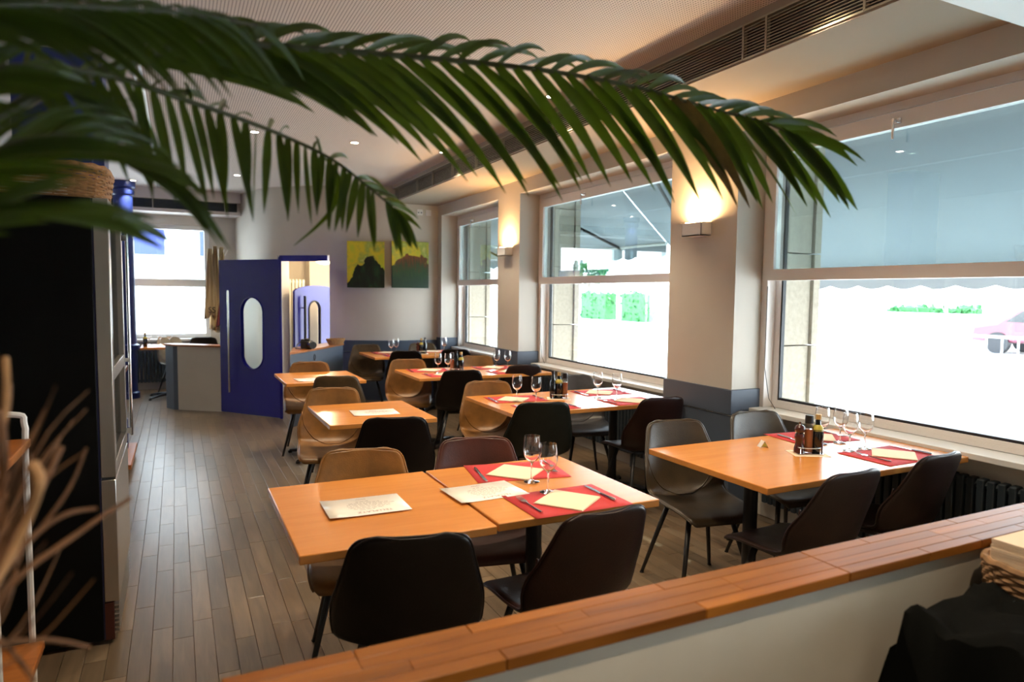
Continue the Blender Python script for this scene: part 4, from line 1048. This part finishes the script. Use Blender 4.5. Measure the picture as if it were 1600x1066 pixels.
# coat rack with aprons
r_ = empty('coat_stand', (.60, 11.2, 0), 0, 'white coat stand behind the blue door by the back window', 'coat stand')
B().tube([(0, 0, .0), (0, 0, 2.12)], .018, 10).build('pole', M['whiteplastic'], r_, smooth=True)
B().lathe([(.16, 0), (.16, .02), (.03, .04), (0, .04)], 20).build('base', M['dado'], r_, smooth=True)
for k in range(5):
    a = RAD(190+k*35); B().tube([(0, 0, 2.02), (cos(a)*.09, sin(a)*.09, 2.08), (cos(a)*.13, sin(a)*.13, 2.16)], .008, 6).build('hook', M['whiteplastic'], r_, smooth=True)
B().tube([(0, 0, 1.52), (-.12, -.05, 1.54)], .012, 6).build('arm', M['whiteplastic'], r_)
def apron(x, y, z0, z1, w_, rz, m, label, seed):
    random.seed(seed); b = B(); N, K = 14, 16; vs, fs = [], []
    for i in range(N+1):
        f = i/N; wd = w_*(.28+.72*f**.8); fold = .02+.012*f
        for k in range(K+1):
            u = k/K-.5
            vs.append((u*wd, fold*sin(u*17+seed)*(1-.3*f)+.01*sin(f*7+seed), z1+(z0-z1)*f+.03*f*sin(u*6+seed)))
    for i in range(N):
        for k in range(K): fs.append((i*(K+1)+k, i*(K+1)+k+1, (i+1)*(K+1)+k+1, (i+1)*(K+1)+k))
    o = b.add(vs, fs).build('apron', M[m], smooth=True); o.modifiers.new('t', 'SOLIDIFY').thickness = .004
    o.location = (x, y, 0); o.rotation_euler = (0, 0, RAD(rz)); tag(o, label, 'apron', 'aprons on the coat stand'); return o
apron(.46, 11.02, 1.15, 2.16, .22, 20, 'apron', 'cream apron with dark SS lettering hanging lowest on the left', 1)
apron(.53, 11.05, .95, 2.20, .20, -10, 'apron', 'cream apron hanging in the middle of the coat stand', 4)
apron(.62, 11.08, .95, 2.19, .20, 5, 'apron', 'cream apron hanging behind the blue door edge', 7)
apron(.60, 10.98, 1.0, 1.38, .16, 5, 'maroon', 'maroon cloth hanging low on the coat stand', 9)
c = bpy.data.curves.new('lettering', 'FONT'); c.body = 'SS'; c.size = .12; c.align_x = 'CENTER'; c.extrude = .001; c.materials.append(M['black'])
t = bpy.data.objects.new('lettering', c); COL.objects.link(t); t.location = (0, -.035, 1.22); t.rotation_euler = (RAD(90), 0, 0)
t.parent = [o for o in COL.objects if o.name == 'apron'][0]; to_mesh(t)

# ------------------------------------------------------------------ lower right: basket with napkins, black cloth, bench
r_ = empty('side_bench', (2.35, .45, 0), 0, 'dark bench behind the partition under the black cloth', 'bench')
B().box(-.75, .95, -.5, .58, .66, .70).build('seat', M['darkwood'], r_, bevel=.004)
for sx in (-.7, .9):
    for sy in (-.45, .5): B().tube([(sx, sy, 0), (sx, sy, .66)], .025, 8).build('leg', M['blackmetal'], r_)
wicker('napkin_basket', (2.07, .85, .80), 0, .44, .36, .075, .03, M['wickerdark'], 'braided basket full of napkins behind the partition at the right edge', 'basket', 7, .0062, stakes=24)
b = B()
for q in range(16): b.box(-.185+random.uniform(-.002, .002), .17, -.155, .155+random.uniform(-.002, .002), q*.0078, q*.0078+.0068)
o = b.build('napkin_stack', M['napkin']); o.location = (2.075, .85, .806); tag(o, 'thick stack of cream napkins in the braided basket', 'napkins', None, 'stuff')
b = B(); N = 48; vs, fs = [], []
from mathutils import noise
for i in range(N+1):
    for k in range(N+1):
        u, v = i/N*2-1, k/N*2-1; r2 = max(abs(u), abs(v))**7
        e = max(0, 1-r2); h = .46*min(1, e*1.6)**.7
        p = Vector((u*3.1, v*2.6, 1.7)); h += (.035*noise.noise(p*1.6)+.022*noise.noise(p*3.7))*min(1, e*4)-.02*(1 if u > -.25 else 0)
        vs.append((u*.52+.05*noise.noise(Vector((u*2, v*4, 5))), v*.42+.02*noise.noise(Vector((u*4, v*2, 9)))*(1-abs(v)), h))
for i in range(N):
    for k in range(N): fs.append((i*(N+1)+k, (i+1)*(N+1)+k, (i+1)*(N+1)+k+1, i*(N+1)+k+1))
o = b.add(vs, fs).build('black_jacket', M['cloth'], smooth=True); o.modifiers.new('t', 'SOLIDIFY').thickness = .008; o.location = (1.98, .62, .365)
tag(o, 'crumpled black jacket heaped behind the partition in the lower right corner', 'jacket')

# ------------------------------------------------------------------ lower left: two-tier trolley
r_ = empty('side_trolley', (-.70, 2.75, 0), 0, 'two-tier trolley with orange wooden shelves and pale tube frame at the left edge', 'trolley')
B().box(-.21, .21, -.25, .25, .97, 1.0).build('upper_shelf', M['orangewood'], r_, bevel=.004)
B().box(-.21, .23, -.25, .25, .20, .23).build('lower_shelf', M['orangewood'], r_, bevel=.004)
for s_ in (-1, 1):
    B().tube(catmull([(.19, s_*.262, .0), (.19, s_*.262, .9), (.19, s_*.262, 1.05), (.15, s_*.262, 1.09), (-.15, s_*.262, 1.09), (-.19, s_*.262, 1.05), (-.19, s_*.262, .9), (-.19, s_*.262, 0)], 5), .011, 8).build('frame_hoop', M['whiteplastic'], r_, smooth=True)

# ------------------------------------------------------------------ dried stalks
r_ = empty('dried_stalks', (-.16, .50, 0), 0, 'blurred bunch of dry tan stalks in the lower left corner', 'dried plant')
B().lathe([(.09, 0), (.13, .3), (.12, .6), (.07, .72), (.062, .72), (.11, .6), (.0, .55)], 24).build('vase', M['darkwood'], r_, smooth=True)
inv = Vector((-.16, .50, 0))
def stalk(P, r0, r1, thin=False, m='twig'):
    Q = [at(*p)-inv for p in P]; n = len(Q)
    Qc = catmull(Q, 4); m_ = len(Qc)
    B().tube(Qc, [.72*(r0+(r1-r0)*i/(m_-1)) for i in range(m_)], 7).build('stalk', M[m], r_, smooth=True)
stalk([(-90, 1150, .62), (0, 935, .66), (120, 835, .74), (205, 778, .80)], .005, .0035)
stalk([(-60, 1130, .60), (0, 870, .66), (45, 800, .68), (95, 700, .74)], .006, .005)
stalk([(-60, 1000, .60), (20, 860, .66), (60, 760, .66), (48, 725, .66)], .005, .009, m='twigpale')
stalk([(-60, 980, .60), (40, 850, .7), (100, 805, .74), (150, 795, .78)], .005, .003)
stalk([(-80, 900, .60), (-5, 700, .66), (10, 620, .70), (8, 560, .72)], .004, .006, m='twigpale')
stalk([(-80, 1000, .60), (60, 830, .72), (110, 760, .76), (135, 700, .78)], .003, .002)
stalk([(-80, 1020, .62), (60, 1000, .68), (140, 1012, .72)], .004, .003)
stalk([(-80, 960, .62), (0, 1000, .66), (55, 1066, .66)], .004, .003)
stalk([(-60, 880, .60), (-10, 800, .64), (20, 740, .66), (70, 640, .74)], .003, .0015)
stalk([(-60, 900, .60), (0, 780, .66), (5, 700, .66), (-5, 640, .66)], .005, .007)
random.seed(5)
for k in range(16):
    x1, y1 = random.uniform(0, 150), random.uniform(600, 950); dd = random.uniform(.62, .85)
    stalk([(-80, random.uniform(950, 1100), .60), (x1*.35, y1+random.uniform(60, 140), .66), (x1, y1, dd)], .002, .0008)

# ------------------------------------------------------------------ palm
palm = empty('palm', (-.55, .55, 0), 0, 'large potted palm arching green fronds across the top of the view', 'potted plant')
PL = Vector((-.55, .55, 0))
B().lathe([(.15, 0), (.2, .38), (.21, .4), (.19, .4), (.18, .36), (0, .36)], 28).build('pot', M['dado'], palm, smooth=True)
B().tube([(0, 0, .3), (.01, .02, .8), (0, 0, 1.3)], [.035, .028, .022], 10).build('stem', M['rachis'], palm, smooth=True)
def lerpt(tab, f):
    for (a, va), (b_, vb) in zip(tab, tab[1:]):
        if f <= b_: return va+(vb-va)*max(0, (f-a)/(b_-a))
    return tab[-1][1]
def frond(P, n, ll, r0, r1, lower=1.0, upper=1.0, start=.12, dry=(), w=.022, seed=0, droop=1.0, fwd=((0, .5), (1, .8)), rise=.45, tip=.36):
    random.seed(seed)
    R_ = catmull([at(*p)-PL for p in P], 6); m_ = len(R_)
    fr = B().tube(R_, [r0+(r1-r0)*i/(m_-1) for i in range(m_)], 7).build('frond', M['rachis'], palm, smooth=True)
    Zu = Vector((0, 0, 1))
    for i in range(n):
        f = start+(1-start)*i/(n-1)
        q = f*(m_-1); k = min(int(q), m_-2); p = R_[k].lerp(R_[k+1], q-k); T = (R_[min(k+2, m_-1)]-R_[max(k-1, 0)]).normalized()
        view = (p+PL-Vector((0, 0, EYE))).normalized(); side = T.cross(Zu).normalized(); sd = side if side.dot(view) < 0 else -side
        U = (Zu-T*T.z).normalized()
        for s_, amt in ((1, lower), (-1, upper)):
            if random.random() > amt or (f > .88 and random.random() < .35): continue
            L = ll*(1-tip*f**3)*(.6+.4*min(1, (f-start)*6+.2))*random.uniform(.86, 1.12)
            fw = lerpt(fwd, f)+random.uniform(-.08, .08)
            if s_ > 0: D = T*fw*1.25 + sd*.20 - Zu*.50; sag = .75*droop
            else: D = T*(fw+.45) - sd*.45 + U*rise*1.35 + T*random.uniform(-.3, .2); sag = 1.1*droop; L *= .8
            D.normalize(); NS = 7
            pp = p.copy(); path = [pp.copy()]; dd = D.copy()
            for j in range(NS):
                dd = (dd-Zu*sag/NS*(.6+j*.2)).normalized(); pp = pp+dd*(L/NS); path.append(pp.copy())
            nv = (-view+Vector((random.gauss(0, .35), random.gauss(0, .35), random.gauss(0, .35)))).normalized()
            vs, fs = [], []; tw = random.uniform(-.4, .4)
            for j, c in enumerate(path):
                g = j/NS; ww = (w if s_ > 0 else w*.62)*(sin(pi*min(1, (g*.90+.10))**.8))**.75*(.8+.2*random.random() if j == 0 else 1)/2
                if j == NS: ww = .0003
                t_ = (path[min(j+1, NS)]-path[max(j-1, 0)]).normalized()
                e = t_.cross(nv).normalized(); h_ = e.cross(t_)
                e = e*cos(tw*g)+h_*sin(tw*g)
                vs += [c-e*ww+h_*ww*.35, c, c+e*ww+h_*ww*.35]
            for j in range(NS):
                for a_ in (0, 1): fs.append((j*3+a_, j*3+a_+1, j*3+4+a_, j*3+3+a_))
            me = bpy.data.meshes.new('leaflet'); me.from_pydata(vs, [], fs); me.polygons.foreach_set('use_smooth', [True]*len(me.polygons))
            me.materials.append(M['leafdry'] if (i in dry and s_ > 0) else M['leaf'])
            link('leaflet', me, fr)
crown = (-330, 620, .78)
# the long frond that crosses the picture
frond([crown, (-180, 330, .85), (20, 170, .95), (180, 105, 1.05), (320, 68, 1.15), (500, 78, 1.28), (680, 92, 1.4), (850, 110, 1.5), (1000, 138, 1.58), (1110, 170, 1.62), (1190, 190, 1.64), (1240, 212, 1.62)], 46, .35, .011, .0025, seed=1, start=.30, dry=(30, 31),
      w=.027, droop=.55, fwd=((0, 1.3), (.38, .85), (.50, .50), (.6, .38), (.8, .34), (.9, .5), (1, 1.3)))
# second, ending above the paintings
frond([crown, (-200, 300, .8), (0, 120, .9), (150, 115, 1.0), (300, 160, 1.12), (430, 207, 1.25), (520, 250, 1.33), (585, 300, 1.38), (622, 332, 1.40)], 40, .195, .008, .0015, seed=2, start=.28,
      w=.0165, droop=.4, fwd=((0, .6), (.45, .0), (.8, -.15), (.93, .1), (1, .6)), rise=.3, upper=.7, tip=.55)
# nearer, blurred ones at the left
frond([crown, (-260, 420, .70), (-120, 300, .70), (20, 225, .74), (140, 215, .80), (240, 255, .86)], 24, .20, .006, .002, seed=3, start=.34, w=.0125, droop=.7, fwd=((0, 1.3), (1, 1.2)), upper=.6)
frond([crown, (-300, 200, .68), (-150, 60, .68), (0, 10, .72), (150, 12, .80), (300, 22, .9), (400, 40, 1.0)], 24, .17, .006, .002, seed=4, start=.34, w=.0125, fwd=((0, .9), (1, 1.0)))
frond([crown, (-280, 450, .62), (-150, 380, .62), (-20, 330, .64), (80, 325, .68), (180, 338, .74)], 17, .13, .005, .002, seed=5, start=.34, w=.014, droop=.3, fwd=((0, 2.0), (1, 2.0)), upper=.7)
frond([crown, (-280, 330, .74), (-160, 190, .74), (-20, 110, .78), (70, 110, .84), (150, 150, .9)], 20, .18, .006, .002, seed=6, start=.34, w=.012, droop=.8, fwd=((0, 1.2), (1, 1.1)), upper=.6)

# one thin leaf that hangs far below the second frond
TH = catmull([at(*p)-PL for p in ((505, 245, 1.31), (528, 275, 1.32), (522, 320, 1.32), (497, 352, 1.32), (459, 384, 1.32))], 5)
vs, fs = [], []; n_ = len(TH)
for i, c in enumerate(TH):
    t_ = (TH[min(i+1, n_-1)]-TH[max(i-1, 0)]).normalized(); e = t_.cross(_d).normalized()*(.0045*sin(pi*(.06+.93*i/(n_-1)))+.0004)
    vs += [c-e, c+e]
for i in range(n_-1): fs.append((2*i, 2*i+1, 2*i+3, 2*i+2))
o = B().add(vs, fs).build('leaflet', M['leaf'], [q for q in palm.children if q.name.startswith('frond')][1], smooth=True)
